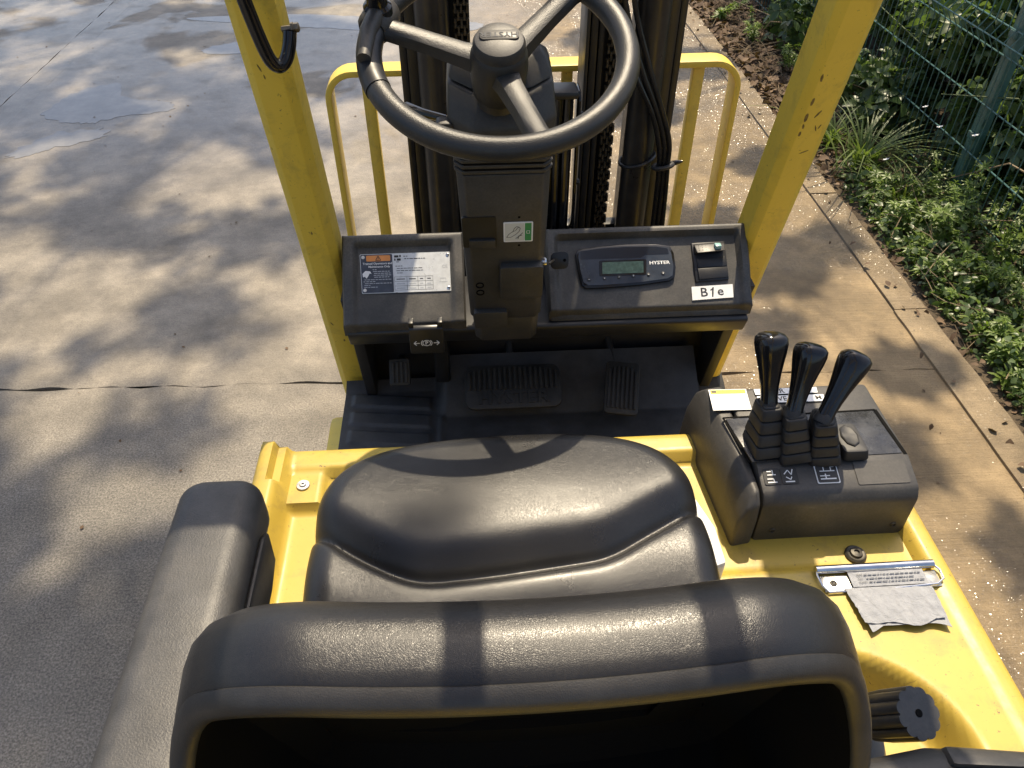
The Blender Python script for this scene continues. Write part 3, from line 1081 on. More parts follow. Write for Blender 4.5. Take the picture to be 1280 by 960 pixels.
tree('maple_tree', (4.6, 7.6, 0), (4.3, 7.0, 2.8), crowns_b, 5000, 52, 'tree behind the fence whose boughs shade the kerb side', 0.9, 5)
r_ = random.Random(23)
tree('oak_tree', (7.6, 10.0, 0), (7.4, 10.0, 2.6),
     [((r_.uniform(6.0, 10.4), r_.uniform(7.2, 13.0), r_.uniform(1.9, 5.6)), r_.uniform(0.6, 1.1)) for _ in range(26)], 9000, 53,
     'dense tree standing behind the brambles beyond the fence', 1.9, 9, 1.6)
# ------------------------------------------------------------------ the forklift
XC = 0.155                                  # middle of the truck; the driver sits left of it
truck = empty('forklift', (XC, 0.6, 0))  # part coordinates below mostly back-projected from image pixels at assumed depths
tag(truck, 'yellow and black forklift truck seen from its driver seat, mast raised ahead', 'forklift')

# ---- chassis, floor, wheels (mostly hidden under the driver)
b = MB(); b.box2((XC - 0.47, -0.55, 0.14), (XC + 0.47, 1.48, 0.40))
b.build('chassis', M['satin_black'], truck, bevel=0.02)
for sx in (-1, 1):
    b = MB(); x0 = XC + sx * 0.505; x1 = XC + sx * 0.455
    b.prism_x([(-0.55, 0.30), (-0.55, 0.74), (0.80, 0.74), (0.845, 0.47), (1.33, 0.47), (1.45, 0.35), (1.45, 0.22), (-0.30, 0.22)], min(x0, x1), max(x0, x1))
    b.build('side_panel', M['yellow_paint'], truck, bevel=0.012)
b = MB(); b.box2((XC - 0.50, 0.84, 0.40), (XC + 0.50, 1.31, 0.488))
b.build('floor_frame', M['yellow_paint'], truck, bevel=0.010)
b = MB(); b.box2((XC - 0.46, -1.0, 0.25), (XC + 0.46, -0.53, 0.95))
b.build('counterweight', M['yellow_paint'], truck, bevel=0.06, seg=4)
for sx, yw, rw, ww in ((-1, 1.50, 0.23, 0.15), (1, 1.50, 0.23, 0.15), (-1, -0.35, 0.20, 0.13), (1, -0.35, 0.20, 0.13)):
    xw = XC + sx * 0.405
    b = MB(); b.lathe((xw - ww / 2, yw, rw), (1, 0, 0), [(rw * 0.6, 0), (rw * 0.93, 0.0), (rw, 0.02), (rw, ww - 0.02), (rw * 0.93, ww), (rw * 0.6, ww)], 40)
    wo = b.build('wheel', M['tyre'], truck)
    b = MB(); b.lathe((xw - ww / 2 - 0.004, yw, rw), (1, 0, 0), [(rw * 0.2, 0), (rw * 0.55, 0.0), (rw * 0.58, 0.02), (rw * 0.58, ww - 0.012), (rw * 0.55, ww + 0.008), (rw * 0.2, ww + 0.008)], 28)
    b.build('rim', M['yellow_paint'], wo)

# ---- hood: one moulded steel cover as a height field with rolled edges
HX0, HX1, HY0, HY1 = -0.352, 0.665, -0.52, 0.885


def hood_z(x, y):
    z = 0.812
    # left rim with its sloping inner wall
    z = max(z, 0.812 + 0.048 * (1 - sstep(-0.318, -0.290, x)))
    # front strip
    z = max(z, 0.812 + 0.022 * sstep(0.828, 0.840, y))
    # boss under the bolt
    z = max(z, 0.812 + 0.017 * sstep(0.762, 0.772, y) * (1 - sstep(-0.250, -0.236, x)))
    # the rim stops short of the front strip on its inner side
    if x > -0.325 and y > 0.80: z = min(z, 0.846)
    # right: raised pad behind the lever console, rim along the right edge
    yf = 0.613 - 0.022 * sstep(0.505, 0.540, x)
    z = max(z, 0.812 + 0.016 * (1 - sstep(yf - 0.008, yf + 0.008, y)) * sstep(0.30, 0.32, x))
    z = max(z, 0.812 + 0.018 * sstep(0.622, 0.634, x))
    # well round the seat base
    e = math.hypot((x - 0.425) / 0.152, (y - 0.345) / 0.140)
    z -= 0.055 * (1 - sstep(0.80, 1.02, e)) * (1 if x > 0.2 else 0)
    # well under the seat
    d = min(x - HX0, HX1 - x, HY1 - y)
    r_ = 0.016
    if d < r_:
        z -= r_ - math.sqrt(max(0, r_ * r_ - (r_ - d) ** 2))
    return z


nx, ny = 170, 236
b = MB()
b.grid(nx, ny, lambda u, v: (HX0 + (HX1 - HX0) * u, HY0 + (HY1 - HY0) * v, hood_z(HX0 + (HX1 - HX0) * u, HY0 + (HY1 - HY0) * v)))
idx = [i for i in range(nx + 1)] + [j * (nx + 1) + nx for j in range(1, ny + 1)] + [ny * (nx + 1) + i for i in range(nx - 1, -1, -1)] + [j * (nx + 1) for j in range(ny - 1, 0, -1)]
base_n = len(b.v)
for k in idx:
    p = b.v[k]; b.v.append((p[0], p[1], 0.52 if p[1] > 0.8 else 0.70))
for k in range(len(idx)):
    l = (k + 1) % len(idx)
    b.f.append((idx[k], base_n + k, base_n + l, idx[l]))
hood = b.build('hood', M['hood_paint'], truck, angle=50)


def bolt(p, n, r, mat, parent, name='bolt', washer=None):
    b_ = MB()
    prof = [(r * 1.0, 0), (r * 1.0, r * 0.25), (r * 0.9, r * 0.32)]
    if washer:
        prof = [(washer, 0), (washer, 0.0025), (washer * 0.93, 0.0035), (r, 0.0035), (r, r * 0.8), (r * 0.8, r * 1.0), (r * 0.40, r * 1.0), (r * 0.36, r * 0.6)]
    else:
        prof += [(r * 0.45, r * 0.32), (r * 0.42, r * 0.1)]
    b_.lathe(p, n, prof, 20)
    return b_.build(name, mat, parent)


bolt((-0.277, 0.806, 0.8285), (0, 0, 1), 0.0055, M['zinc'], hood, washer=0.0105)
b = MB(); b.lathe((0.543, 0.637, 0.812), (0, 0, 1), [(0.0155, 0), (0.0155, 0.003), (0.013, 0.0055), (0.0105, 0.0045), (0.0095, 0.0045), (0.008, 0.008), (0.004, 0.009), (0.003, 0.006)], 28)
b.build('rubber_stop', M['bolt_dark'], hood)

# ---- overhead guard: front pillars lean back, roof of bars above the picture
def pil(sx):
    xo, xi = (XC - 0.488, XC - 0.418) if sx < 0 else (0.627, 0.557)
    def ring(z):
        y = 1.437 - 0.268 * (z - 0.46)
        c = 0.014
        xs = [xo, xo - sx * c, xi + sx * c * 1.0, xi]
        return [(xo, y + 0.012, z), (xo - sx * c, y, z), (xi + sx * c, y, z), (xi, y + 0.014, z), (xi, y + 0.075, z), (xo, y + 0.075, z)]
    b_ = MB(); b_.rings([ring(0.40), ring(1.2), ring(2.08)])
    return b_.build('pillar', M['yellow_paint'], truck, bevel=0.0025, seg=2, angle=14)


pl_l, pl_r = pil(-1), pil(1)
PE_Y = Vector((0, -0.268, 1.0)).normalized(); PE_N = Vector((1, 0, 0)).cross(PE_Y)
def scuff(parent, x, z, w_, h_, seed, a0=0.0):
    # rubbed dark mark on the face of a pillar
    w1 = wob(seed)
    y = 1.437 - 0.268 * (z - 0.46)
    pts = []
    for k in range(22):
        a = 2 * math.pi * k / 22
        r1 = 1 + 0.22 * w1(a)
        u, v = w_ * math.cos(a) * r1, h_ * math.sin(a) * r1
        pts.append((u * math.cos(a0) - v * math.sin(a0), u * math.sin(a0) + v * math.cos(a0)))
    b_ = MB(); b_.prism(pts, (x, y, z), (1, 0, 0), PE_Y, PE_N, 0.0005)
    b_.build('scuff_mark', M['scuff'], parent, smooth=False)


for i, (x, z, w_, h_, a0) in enumerate([(0.5745, 1.291, 0.0022, 0.0070, 0.1), (0.5750, 1.2475, 0.0024, 0.0075, -0.1), (0.5750, 1.2170, 0.0030, 0.0085, 0.0), (0.5760, 1.2000, 0.0018, 0.005, 0.2), (0.5750, 1.1850, 0.0022, 0.005, 0.0),
                                      (0.5930, 1.2240, 0.0016, 0.0085, -0.5), (0.5990, 1.1960, 0.0011, 0.0065, 0.4), (0.5960, 1.1470, 0.0010, 0.0080, -1.1), (0.6050, 1.1990, 0.0010, 0.0045, -0.3)]):
    scuff(pl_r, x, z, w_, h_, 200 + i, a0)
for i, (x, z, w_, h_, a0) in enumerate([(-0.308, 1.330, 0.0012, 0.0065, 0.3), (-0.304, 1.315, 0.0010, 0.004, 0.1), (-0.300, 0.99, 0.0014, 0.004, 0.0), (-0.312, 0.72, 0.0012, 0.006, 0.4), (-0.295, 0.66, 0.0018, 0.004, 0.0)]):
    scuff(pl_l, x, z, w_, h_, 220 + i, a0)
roof = empty('overhead_guard', (XC, 0.4, 2.08), truck)
for sx in (-1, 1):
    b = MB(); b.box2((XC + sx * 0.415, -0.42, 2.07), (XC + sx * 0.488, 1.08, 2.13)); b.build('side_rail', M['yellow_paint'], roof, bevel=0.012)
    b = MB(); b.tube([(XC + sx * 0.45, -0.40, 2.09), (XC + sx * 0.45, -0.52, 1.6), (XC + sx * 0.45, -0.60, 0.90)], 0.035, 10); b.build('rear_pillar', M['yellow_paint'], roof)
for yb in (1.05, -0.40):
    b = MB(); b.box2((XC - 0.414, yb - 0.03, 2.072), (XC + 0.414, yb + 0.03, 2.128)); b.build('cross_rail', M['yellow_paint'], roof, bevel=0.01)
for xb in (-0.075, 0.113, 0.302, 0.49):
    b = MB(); b.box2((xb - 0.013, -0.369, 2.075), (xb + 0.013, 1.019, 2.122)); b.build('roof_bar', M['yellow_paint'], roof, bevel=0.005)

# grab handle on the left pillar
def smooth_path(pts, n=6):
    pts = [Vector(p) for p in pts]
    out = []
    for i in range(len(pts) - 1):
        p0, p1, p2, p3 = [pts[max(0, min(len(pts) - 1, i + q))] for q in (-1, 0, 1, 2)]
        for k in range(n):
            t = k / n
            out.append(0.5 * ((2 * p1) + (p2 - p0) * t + (2 * p0 - 5 * p1 + 4 * p2 - p3) * t * t + (3 * p1 - p0 - 3 * p2 + p3) * t ** 3))
    return out + [pts[-1]]


b = MB()
b.tube(smooth_path([(-0.300, 1.085, 1.60), (-0.293, 1.098, 1.52), (-0.285, 1.112, 1.45), (-0.278, 1.121, 1.40), (-0.271, 1.127, 1.368), (-0.262, 1.134, 1.356), (-0.2525, 1.142, 1.362),
        (-0.246, 1.150, 1.378), (-0.243, 1.158, 1.395)]), 0.0098, 12)
gh = b.build('grab_handle', M['gloss_black'], truck)
b = MB(); b.lathe((-0.254, 1.160, 1.398), (1, 0, 0.1), [(0.0045, 0), (0.0045, 0.014), (0.0080, 0.014), (0.0080, 0.017), (0.0068, 0.0175), (0.0068, 0.024), (0.005, 0.025)], 6)
b.build('bolt', M['steel_dirty'], gh)

# ---- bulkhead below the dash, floor mat, pedals
b = MB(); b.box2((XC - 0.405, 1.43, 0.46), (XC + 0.405, 1.46, 0.86)); b.build('bulkhead', M['wall_black'], truck, bevel=0.004)
for sx in (-1, 1):
    b = MB(); b.prism_x([(1.43, 0.48), (1.43, 0.86), (1.255, 0.86), (1.31, 0.70), (1.372, 0.48)], XC + sx * 0.405 - 0.012, XC + sx * 0.405 + 0.012)
    b.build('cheek_plate', M['wall_black'], truck, bevel=0.003)
b = MB(); b.box2((-0.095, 1.345, 0.55), (-0.060, 1.429, 0.86)); b.build('cable_cover', M['satin_black'], truck, bevel=0.008)
for xx, zz_ in ((-0.032, 0.655), (0.165, 0.645)):
    b = MB(); b.lathe((xx, 1.43, zz_), (0, -1, 0), [(0.004, 0), (0.004, 0.012), (0.003, 0.014)], 10); b.build('stud', M['steel_dirty'], truck)


def mat_z(x, y):
    z = 0.506
    k = sstep(-0.10, -0.07, x)
    z += k * max(0.0, y - 1.275) * 0.62 + (1 - k) * max(0, y - 1.37) * 0.35
    # raised tread bars on the left half
    if -0.295 < x < -0.105:
        for y0 in (1.215, 1.275, 1.335):
            yy_ = y + 0.12 * (x + 0.2) - 0.0
            z += 0.005 * sstep(y0 - 0.022, y0 - 0.018, yy_) * (1 - sstep(y0 + 0.018, y0 + 0.022, yy_)) * sstep(-0.295, -0.288, x) * (1 - sstep(-0.112, -0.105, x))
    z += 0.006 * sstep(-0.095, -0.085, x) * (1 - sstep(-0.085, -0.070, x)) * (1 if y < 1.28 else 0)
    return z


b = MB()
b.grid(200, 130, lambda u, v: (-0.312 + 0.835 * u, 0.90 + 0.505 * v, mat_z(-0.312 + 0.835 * u, 0.90 + 0.505 * v)))
n0 = 201
# skirt down to the floor at the edges
per = [i for i in range(201)] + [j * n0 + 200 for j in range(1, 131)] + [130 * n0 + i for i in range(199, -1, -1)] + [j * n0 for j in range(129, 0, -1)]
bn = len(b.v)
for k in per: b.v.append((b.v[k][0], b.v[k][1], 0.489))
for k in range(len(per)):
    l = (k + 1) % len(per); b.f.append((per[k], bn + k, bn + l, per[l]))
b.build('floor_mat', M['mat_rubber'], truck, angle=60)


def pedal(name, lo, hi, width, ribs, r, lettering=None):
    """plate from its lower edge lo to its upper edge hi, ribs run up it"""
    lo, hi = Vector(lo), Vector(hi)
    ey = (hi - lo).normalized(); ex = Vector((1, 0, 0)); ex = (ex - ey * ex.dot(ey)).normalized(); ez = ex.cross(ey)
    L = (hi - lo).length
    b_ = MB(); b_.prism(rrect(width, L, r, 5, 0, L / 2), lo, ex, ey, ez, 0.012)
    po = b_.build(name, M['pedal_rubber'], truck, bevel=0.004)
    for k in range(ribs):
        x = -width / 2 + width * (k + 0.9) / (ribs + 0.8)
        lo_l, hi_l = (0.10, 0.90) if not lettering else (0.42, 0.93)
        edge_ = 1 - 0.12 * abs(2 * (k + .5) / ribs - 1) ** 3
        b_ = MB(); b_.prism([(x - width / ribs * 0.26, L * lo_l), (x + width / ribs * 0.26, L * lo_l), (x + width / ribs * 0.26, L * hi_l * edge_), (x - width / ribs * 0.26, L * hi_l * edge_)],
                            lo + ez * 0.0115, ex, ey, ez, 0.0045)
        b_.build('rib', M['pedal_rubber'], po, bevel=0.0012, seg=1)
    if lettering:
        text('lettering', lettering, M['pedal_rubber'], po, lo + ez * 0.0125 + ey * L * 0.22, ex, ey, 0.040, extrude=0.0022, sx=1.15, bold=0.0007)
    st = MB(); st.tube([lo.lerp(hi, 0.6) - ez * 0.002, lo.lerp(hi, 0.8) - ez * 0.05 + Vector((0, 0.03, 0)), (lo.x + 0.0, 1.44, 0.60)], 0.009, 8)
    st.build('pedal_arm', M['satin_black'], po)
    return po


pedal('brake_pedal', (0.082, 1.240, 0.556), (0.082, 1.338, 0.600), 0.218, 18, 0.022, 'HYSTER')
pedal('accelerator_pedal', (0.318, 1.218, 0.545), (0.338, 1.328, 0.604), 0.078, 7, 0.010)
pedal('small_pedal', (-0.176, 1.338, 0.556), (-0.176, 1.378, 0.604), 0.048, 4, 0.006)

# ---- dash: two moulded boxes either side of the steering column
D0 = Vector((0, 1.195, 0.815)); DU = Vector((0, 0.165, 0.1255)).normalized(); DX = Vector((1, 0, 0)); DN = DX.cross(DU)


def dpr(x, s, h=0.0): return D0 + DX * x + DU * s * (1.03 + 0.245 * s) + DN * h


def dp(x, s, h=0.0): return dpr(x * (1 + 0.237 * s), s, h)  # stretch fitted through the camera so details keep image positions on the re-tilted face


def dmap(poly): return [(x * (1 + 0.237 * s), s * (1.03 + 0.245 * s)) for x, s in poly]


def dash_panel(x0, x1, s0, s1, bw, side, top_b, mouldings=()):
    n, m = 100 if x1 - x0 > .3 else 64, 56
    depth = 0.014
    def f(u, v):
        x = x0 + (x1 - x0) * u; s = s0 + (s1 - s0) * v
        a = sstep(x0 + bw - 0.006, x0 + bw + 0.004, x) * (1 - sstep(x1 - bw - 0.004, x1 - bw + 0.006, x))
        t = 1 - sstep(s1 - top_b - 0.006, s1 - top_b + 0.003, s)
        fade = sstep(s0 + 0.012, s0 + 0.10, s)
        h = depth * (0.25 + 0.75 * fade) - depth * a * t * (0.25 + 0.75 * fade)
        d = min(x - x0, x1 - x, s1 - s, s - s0)
        rr = 0.006
        if d < rr: h -= rr - math.sqrt(max(0, rr * rr - (rr - d) ** 2))
        return dpr(x, s, h)
    b_ = MB(); b_.grid(n, m, f)
    per_ = [i for i in range(n + 1)] + [j * (n + 1) + n for j in range(1, m + 1)] + [m * (n + 1) + i for i in range(n - 1, -1, -1)] + [j * (n + 1) for j in range(m - 1, 0, -1)]
    bn_ = len(b_.v)
    for k in per_:
        p = Vector(b_.v[k])
        q = Vector((p.x, p.y + 0.008, max(0.814, p.z - 0.05)))
        if p.z < 0.845: q = Vector((p.x, p.y + 0.003, p.z - 0.023))
        b_.v.append(tuple(q))
    for k in range(len(per_)):
        l_ = (k + 1) % len(per_)
        b_.f.append((per_[k], bn_ + k, bn_ + l_, per_[l_]))
    return b_.build('dash_box', M['dash_plastic'], truck, angle=48)


LP = dash_panel(-0.256, -0.015, 0.020, 0.192, 0.026, 1, 0.016)
RP = dash_panel(0.150, 0.562, 0.034, 0.192, 0.022, 1, 0.014)
for x0, x1 in ((-0.252, -0.019), (0.154, 0.558)):                # body of the boxes behind their faces
    b = MB(); b.prism_x([(1.222, 0.8135), (1.232, 0.832), (1.350, 0.915), (1.40, 0.918), (1.40, 0.8135)], x0, x1); b.build('dash_body', M['dash_plastic'], truck, bevel=0.003)
b = MB(); b.prism_x([(1.226, 0.770), (1.212, 0.806), (1.218, 0.8125), (1.40, 0.8125), (1.40, 0.775)], -0.252, 0.556)
b.build('dash_ledge', M['satin_black'], truck, bevel=0.005)

# data plate with its print
plate = empty('data_plate', dp(-0.126, 0.12), LP)
def dplate(name, x0, x1, s0, s1, h0, h1, mat, parent, r=0.002, bevel=0):
    b_ = MB(); b_.prism(dmap(rrect(x1 - x0, s1 - s0, r, 3, (x0 + x1) / 2, (s0 + s1) / 2)), D0 + DN * h0, DX, DU, DN, h1 - h0)
    return b_.build(name, M[mat], parent, bevel=bevel)


PX0, PX1, PS0, PS1 = -0.214, -0.040, 0.083, 0.158
dplate('plate', PX0, PX1, PS0, PS1, 0.0, 0.0022, 'plate_silver', plate)
dplate('warning_field', PX0 + 0.001, PX0 + 0.062, PS0 + 0.001, PS1 - 0.001, 0.0022, 0.0026, 'plate_dark', plate)
dplate('warning_band', PX0 + 0.012, PX0 + 0.058, PS1 - 0.014, PS1 - 0.003, 0.0026, 0.0029, 'sticker_orange', plate)
def dtext(body, x, s, size, mat, parent, h=0.0029, align='LEFT', name='lettering', sx=1.0, bold=0.0):
    return text(name, body, M[mat], parent, dp(x, s, h), DX, DU, size, align, sx=sx, bold=bold)
def dstroke(name, segs, w_, h, mat, parent):
    """small printed strokes (x0,s0,x1,s1) on the dash plane as one flat mark"""
    b_ = MB()
    for x0, s0, x1, s1 in segs:
        d_ = Vector((x1 - x0, s1 - s0)).normalized(); n_ = Vector((-d_.y, d_.x)) * w_ / 2
        b_.add([dp(x0 + n_.x, s0 + n_.y, h), dp(x0 - n_.x, s0 - n_.y, h), dp(x1 - n_.x, s1 - n_.y, h), dp(x1 + n_.x, s1 + n_.y, h)], [(0, 1, 2, 3)])
    o_ = b_.build(name, M[mat], parent, smooth=False); o_['kind'] = 'stuff'
    return o_
# triangle with exclamation mark
tx, ts = PX0 + 0.035, PS1 - 0.0085
dstroke('warning_triangle', [(tx - 0.005, ts - 0.004, tx, ts + 0.0045), (tx, ts + 0.0045, tx + 0.005, ts - 0.004), (tx - 0.005, ts - 0.004, tx + 0.005, ts - 0.004), (tx, ts - 0.002, tx, ts + 0.002)], 0.0011, 0.0031, 'black_print', plate)
dtext('Trained Operators and', PX0 + 0.033, PS1 - 0.0185, 0.0062, 'white_print', plate, align='CENTER', bold=0.0001)
dtext('Maintenance Only', PX0 + 0.036, PS1 - 0.0245, 0.0058, 'white_print', plate, align='CENTER', bold=0.0001)
pr = random.Random(4)
def lines(x0, x1, s_top, s_bot, step, mat, h, wd=0.0016):
    segs = []
    s = s_top
    while s > s_bot:
        x = x0 + pr.uniform(0, 0.004)
        while x < x1 - 0.002:
            L = pr.uniform(0.0025, 0.008); e = min(x + L, x1)
            segs.append((x, s, e, s)); x = e + 0.0013
            if pr.random() < 0.07: break
        s -= step
    dstroke('fine_print', segs, wd, h, mat, plate)
lines(PX0 + 0.022, PX0 + 0.058, PS1 - 0.030, PS1 - 0.046, 0.0036, 'grey_print', 0.0029, 0.0013)
lines(PX0 + 0.004, PX0 + 0.058, PS1 - 0.049, PS0 + 0.008, 0.0036, 'grey_print', 0.0029, 0.0012)
b = MB()
b.prism([(0, 0.004), (0.006, 0.010), (0.015, 0.009), (0.018, 0.004), (0.014, 0.0045), (0.012, 0.0), (0.008, -0.006), (0.005, -0.002), (0.001, -0.003)], dp(PX0 + 0.003, PS1 - 0.041, 0.0026), DX, DU, DN, 0.0003)
b.build('manual_pictogram', M['white_print'], plate, smooth=False)
dstroke('logo_mark', [(PX0 + 0.0655 + 0.0001, PS1 - 0.006, PX0 + 0.074, PS1 - 0.006), (PX0 + 0.0655, PS1 - 0.012, PX0 + 0.068, PS1 - 0.012), (PX0 + 0.0755, PS1 - 0.0055, PX0 + 0.0785, PS1 - 0.0055), (PX0 + 0.0705, PS1 - 0.012, PX0 + 0.078, PS1 - 0.012)], 0.0042, 0.0026, 'black_print', plate)
lines(PX0 + 0.083, PX0 + 0.128, PS1 - 0.006, PS1 - 0.013, 0.0048, 'black_print', 0.0026, 0.0014)
lines(PX0 + 0.066, PX0 + 0.128, PS1 - 0.0165, PS1 - 0.020, 0.0048, 'black_print', 0.0026, 0.0012)
lines(PX0 + 0.066, PX0 + 0.120, PS1 - 0.0245, PS1 - 0.039, 0.0044, 'black_print', 0.0026, 0.0011)
gx = [0.064, 0.088, 0.109, 0.123, 0.138]; gs = [0.045, 0.054, 0.0625, 0.0705]
segs = [(PX0 + x, PS1 - gs[0], PX0 + x, PS1 - gs[-1]) for x in gx] + [(PX0 + gx[0], PS1 - s, PX0 + gx[-1], PS1 - s) for s in gs]
dstroke('table_rules', segs, 0.0005, 0.0025, 'black_print', plate)
for i in range(4):
    for j in range(3):
        dstroke('table_figure', [(PX0 + gx[i] + 0.004, PS1 - gs[j] - 0.0045, PX0 + gx[i + 1] - 0.004, PS1 - gs[j] - 0.0045)], 0.0016, 0.0026, 'grey_print' if j else 'black_print', plate)
dtext('CE', PX1 - 0.012, PS0 + 0.047, 0.0095, 'grey_print', plate, h=0.0026, align='CENTER')
dstroke('truck_pictogram', [(PX1 - 0.022, PS0 + 0.018, PX1 - 0.022, PS0 + 0.025), (PX1 - 0.022, PS0 + 0.025, PX1 - 0.011, PS0 + 0.025), (PX1 - 0.011, PS0 + 0.025, PX1 - 0.011, PS0 + 0.018), (PX1 - 0.024, PS0 + 0.018, PX1 - 0.008, PS0 + 0.018)], 0.0007, 0.0026, 'grey_print', plate)
for px_, ps_ in ((PX0 + 0.006, PS1 - 0.006), (PX0 + 0.006, PS0 + 0.006), (PX1 - 0.006, PS1 - 0.006), (PX1 - 0.006, PS0 + 0.006)):
    b = MB(); b.lathe(dp(px_, ps_, 0.002), DN, [(0.0036, 0), (0.0034, 0.0012), (0.0018, 0.002), (0.0010, 0.0012)], 14); b.build('rivet', M['white_plastic'] if px_ < -0.15 else M['chrome'], plate)

# display, switch and paper label on the right box
disp = empty('display_unit', dp(0.30, 0.118), RP)
poly = []
for x, s in [(0.206, 0.152), (0.25, 0.1575), (0.30, 0.159), (0.36, 0.158), (0.388, 0.154), (0.396, 0.140), (0.400, 0.112), (0.398, 0.092), (0.388, 0.086), (0.33, 0.0795), (0.26, 0.0765), (0.222, 0.0765), (0.212, 0.084), (0.206, 0.112), (0.202, 0.142)]:
    poly.append((x, s))
cx_, cs_ = 0.30, 0.118
b = MB(); b.prism(dmap(poly), D0 + DN * -0.001, DX, DU, DN, 0.0085); b.build('bezel', M['gloss_black'], disp, bevel=0.003)
poly2 = [(cx_ + (x - cx_) * 0.945, cs_ + (s - cs_) * 0.87) for x, s in poly]
b = MB(); b.prism(dmap(poly2), D0 + DN * 0.0072, DX, DU, DN, 0.0012); b.build('fascia', M['display_blue'], disp)
poly3 = [(x, s) for x, s in poly2 if s > 0.135]
x_l, x_r = min(p[0] for p in poly2) + 0.004, max(p[0] for p in poly2) - 0.006
b = MB(); b.prism(dmap([(x_l, 0.132), (x_l + 0.001, 0.148), (0.25, 0.1515), (0.30, 0.153), (0.36, 0.152), (0.383, 0.148), (x_r - 0.003, 0.137), (0.34, 0.137), (0.33, 0.132)]), D0 + DN * 0.0084, DX, DU, DN, 0.0004); b.build('dark_strip', M['display_strip'], disp, smooth=False)
dplate('screen_frame', 0.248, 0.341, 0.0985, 0.1285, 0.0084, 0.0092, 'gloss_black', disp, 0.003)
dplate('screen', 0.254, 0.335, 0.1025, 0.125, 0.0092, 0.0096, 'lcd_green', disp, 0.001)
text('lettering', 'HYSTER', M['white_print'], disp, dp(0.367, 0.121, 0.0086), DX, DU, 0.0095, sx=1.25, bold=0.0002)
for k, xk in enumerate((0.228, 0.258, 0.287, 0.315, 0.345, 0.374)):
    sk = 0.0925 + 0.0075 * k / 5
    b = MB(); b.lathe(dp(xk, sk, 0.0084), DN, [(0.0036, 0), (0.0034, 0.0012), (0.0022, 0.0017)], 14); b.build('button', M['black_print'], disp)
    dstroke('button_mark', [(xk - 0.0014, sk, xk + 0.0014, sk), (xk, sk - 0.0014, xk, sk + 0.0014)][:1 + k % 2], 0.0009, 0.0103, 'white_print', disp)

sw = empty('rocker_switch', dp(0.47, 0.12), RP)
b = MB(); b.prism(dmap([(0.431, 0.158), (0.497, 0.160), (0.507, 0.085), (0.440, 0.082)]), D0 - DN * 0.001, DX, DU, DN, 0.006); b.build('switch_frame', M['satin_black'], sw, bevel=0.002)
b = MB(); b.prism(dmap([(0.441, 0.128), (0.497, 0.130), (0.502, 0.111), (0.443, 0.109)]), D0 + DN * 0.0045, DX, DU, DN, 0.003); b.build('blank_cap', M['satin_black'], sw, bevel=0.001)
b = MB(); b.prism(dmap([(0.443, 0.107), (0.502, 0.109), (0.504, 0.089), (0.446, 0.086)]), D0 + DN * 0.0045, DX, DU, DN, 0.004); b.build('blank_cap', M['satin_black'], sw, bevel=0.001)
b = MB()
b.add([dp(0.436, 0.136, 0.006), dp(0.493, 0.139, 0.006), dp(0.495, 0.157, 0.006), dp(0.434, 0.155, 0.006), dp(0.438, 0.133, 0.022), dp(0.494, 0.136, 0.024), dp(0.495, 0.154, 0.012), dp(0.435, 0.152, 0.011)],
      [(3, 2, 1, 0), (4, 5, 6, 7), (0, 1, 5, 4), (1, 2, 6, 5), (2, 3, 7, 6), (3, 0, 4, 7)])
b.build('rocker', M['satin_black'], sw, bevel=0.002)
b = MB(); b.box(dp(0.479, 0.145, 0.0195), (0.013, 0.013, 0.010)); b.build('lens', M['switch_lens'], sw, bevel=0.002)
for xx in (0.443, 0.450, 0.457):
    for k in range(3):
        b = MB(); b.lathe(dp(xx, 0.139 + 0.005 * k, 0.0185 - 0.003 * k), DN, [(0.0011, 0), (0.0009, 0.001)], 8); b.build('grip_dot', M['boot_rubber'], sw)

b = MB(); b.prism(dmap([(0.432, 0.0735), (0.5145, 0.0760), (0.5165, 0.0500), (0.4340, 0.0470)]), D0 + DN * 0.0005, DX, DU, DN, 0.0022)
lab = b.build('paper_label', M['label_white'], RP, smooth=False)
text('lettering', 'B', M['black_print'], lab, dp(0.4570, 0.0612, 0.0031), (1, 0.0, 0.02), DU, 0.0262, bold=0.0002, sx=1.1)
text('lettering', 'e', M['black_print'], lab, dp(0.4900, 0.0628, 0.0031), (1, 0.0, 0.02), DU, 0.0262, bold=0.0002, sx=1.1)
b = MB(); b.prism(dmap([(0.4732, 0.0525), (0.4760, 0.0525), (0.4765, 0.0712), (0.4742, 0.0712), (0.4728, 0.0685), (0.4698, 0.0668), (0.4697, 0.0645), (0.4732, 0.0660)]), D0 + DN * 0.0028, DX, DU, DN, 0.0003); b.build('lettering', M['black_print'], lab, smooth=False)

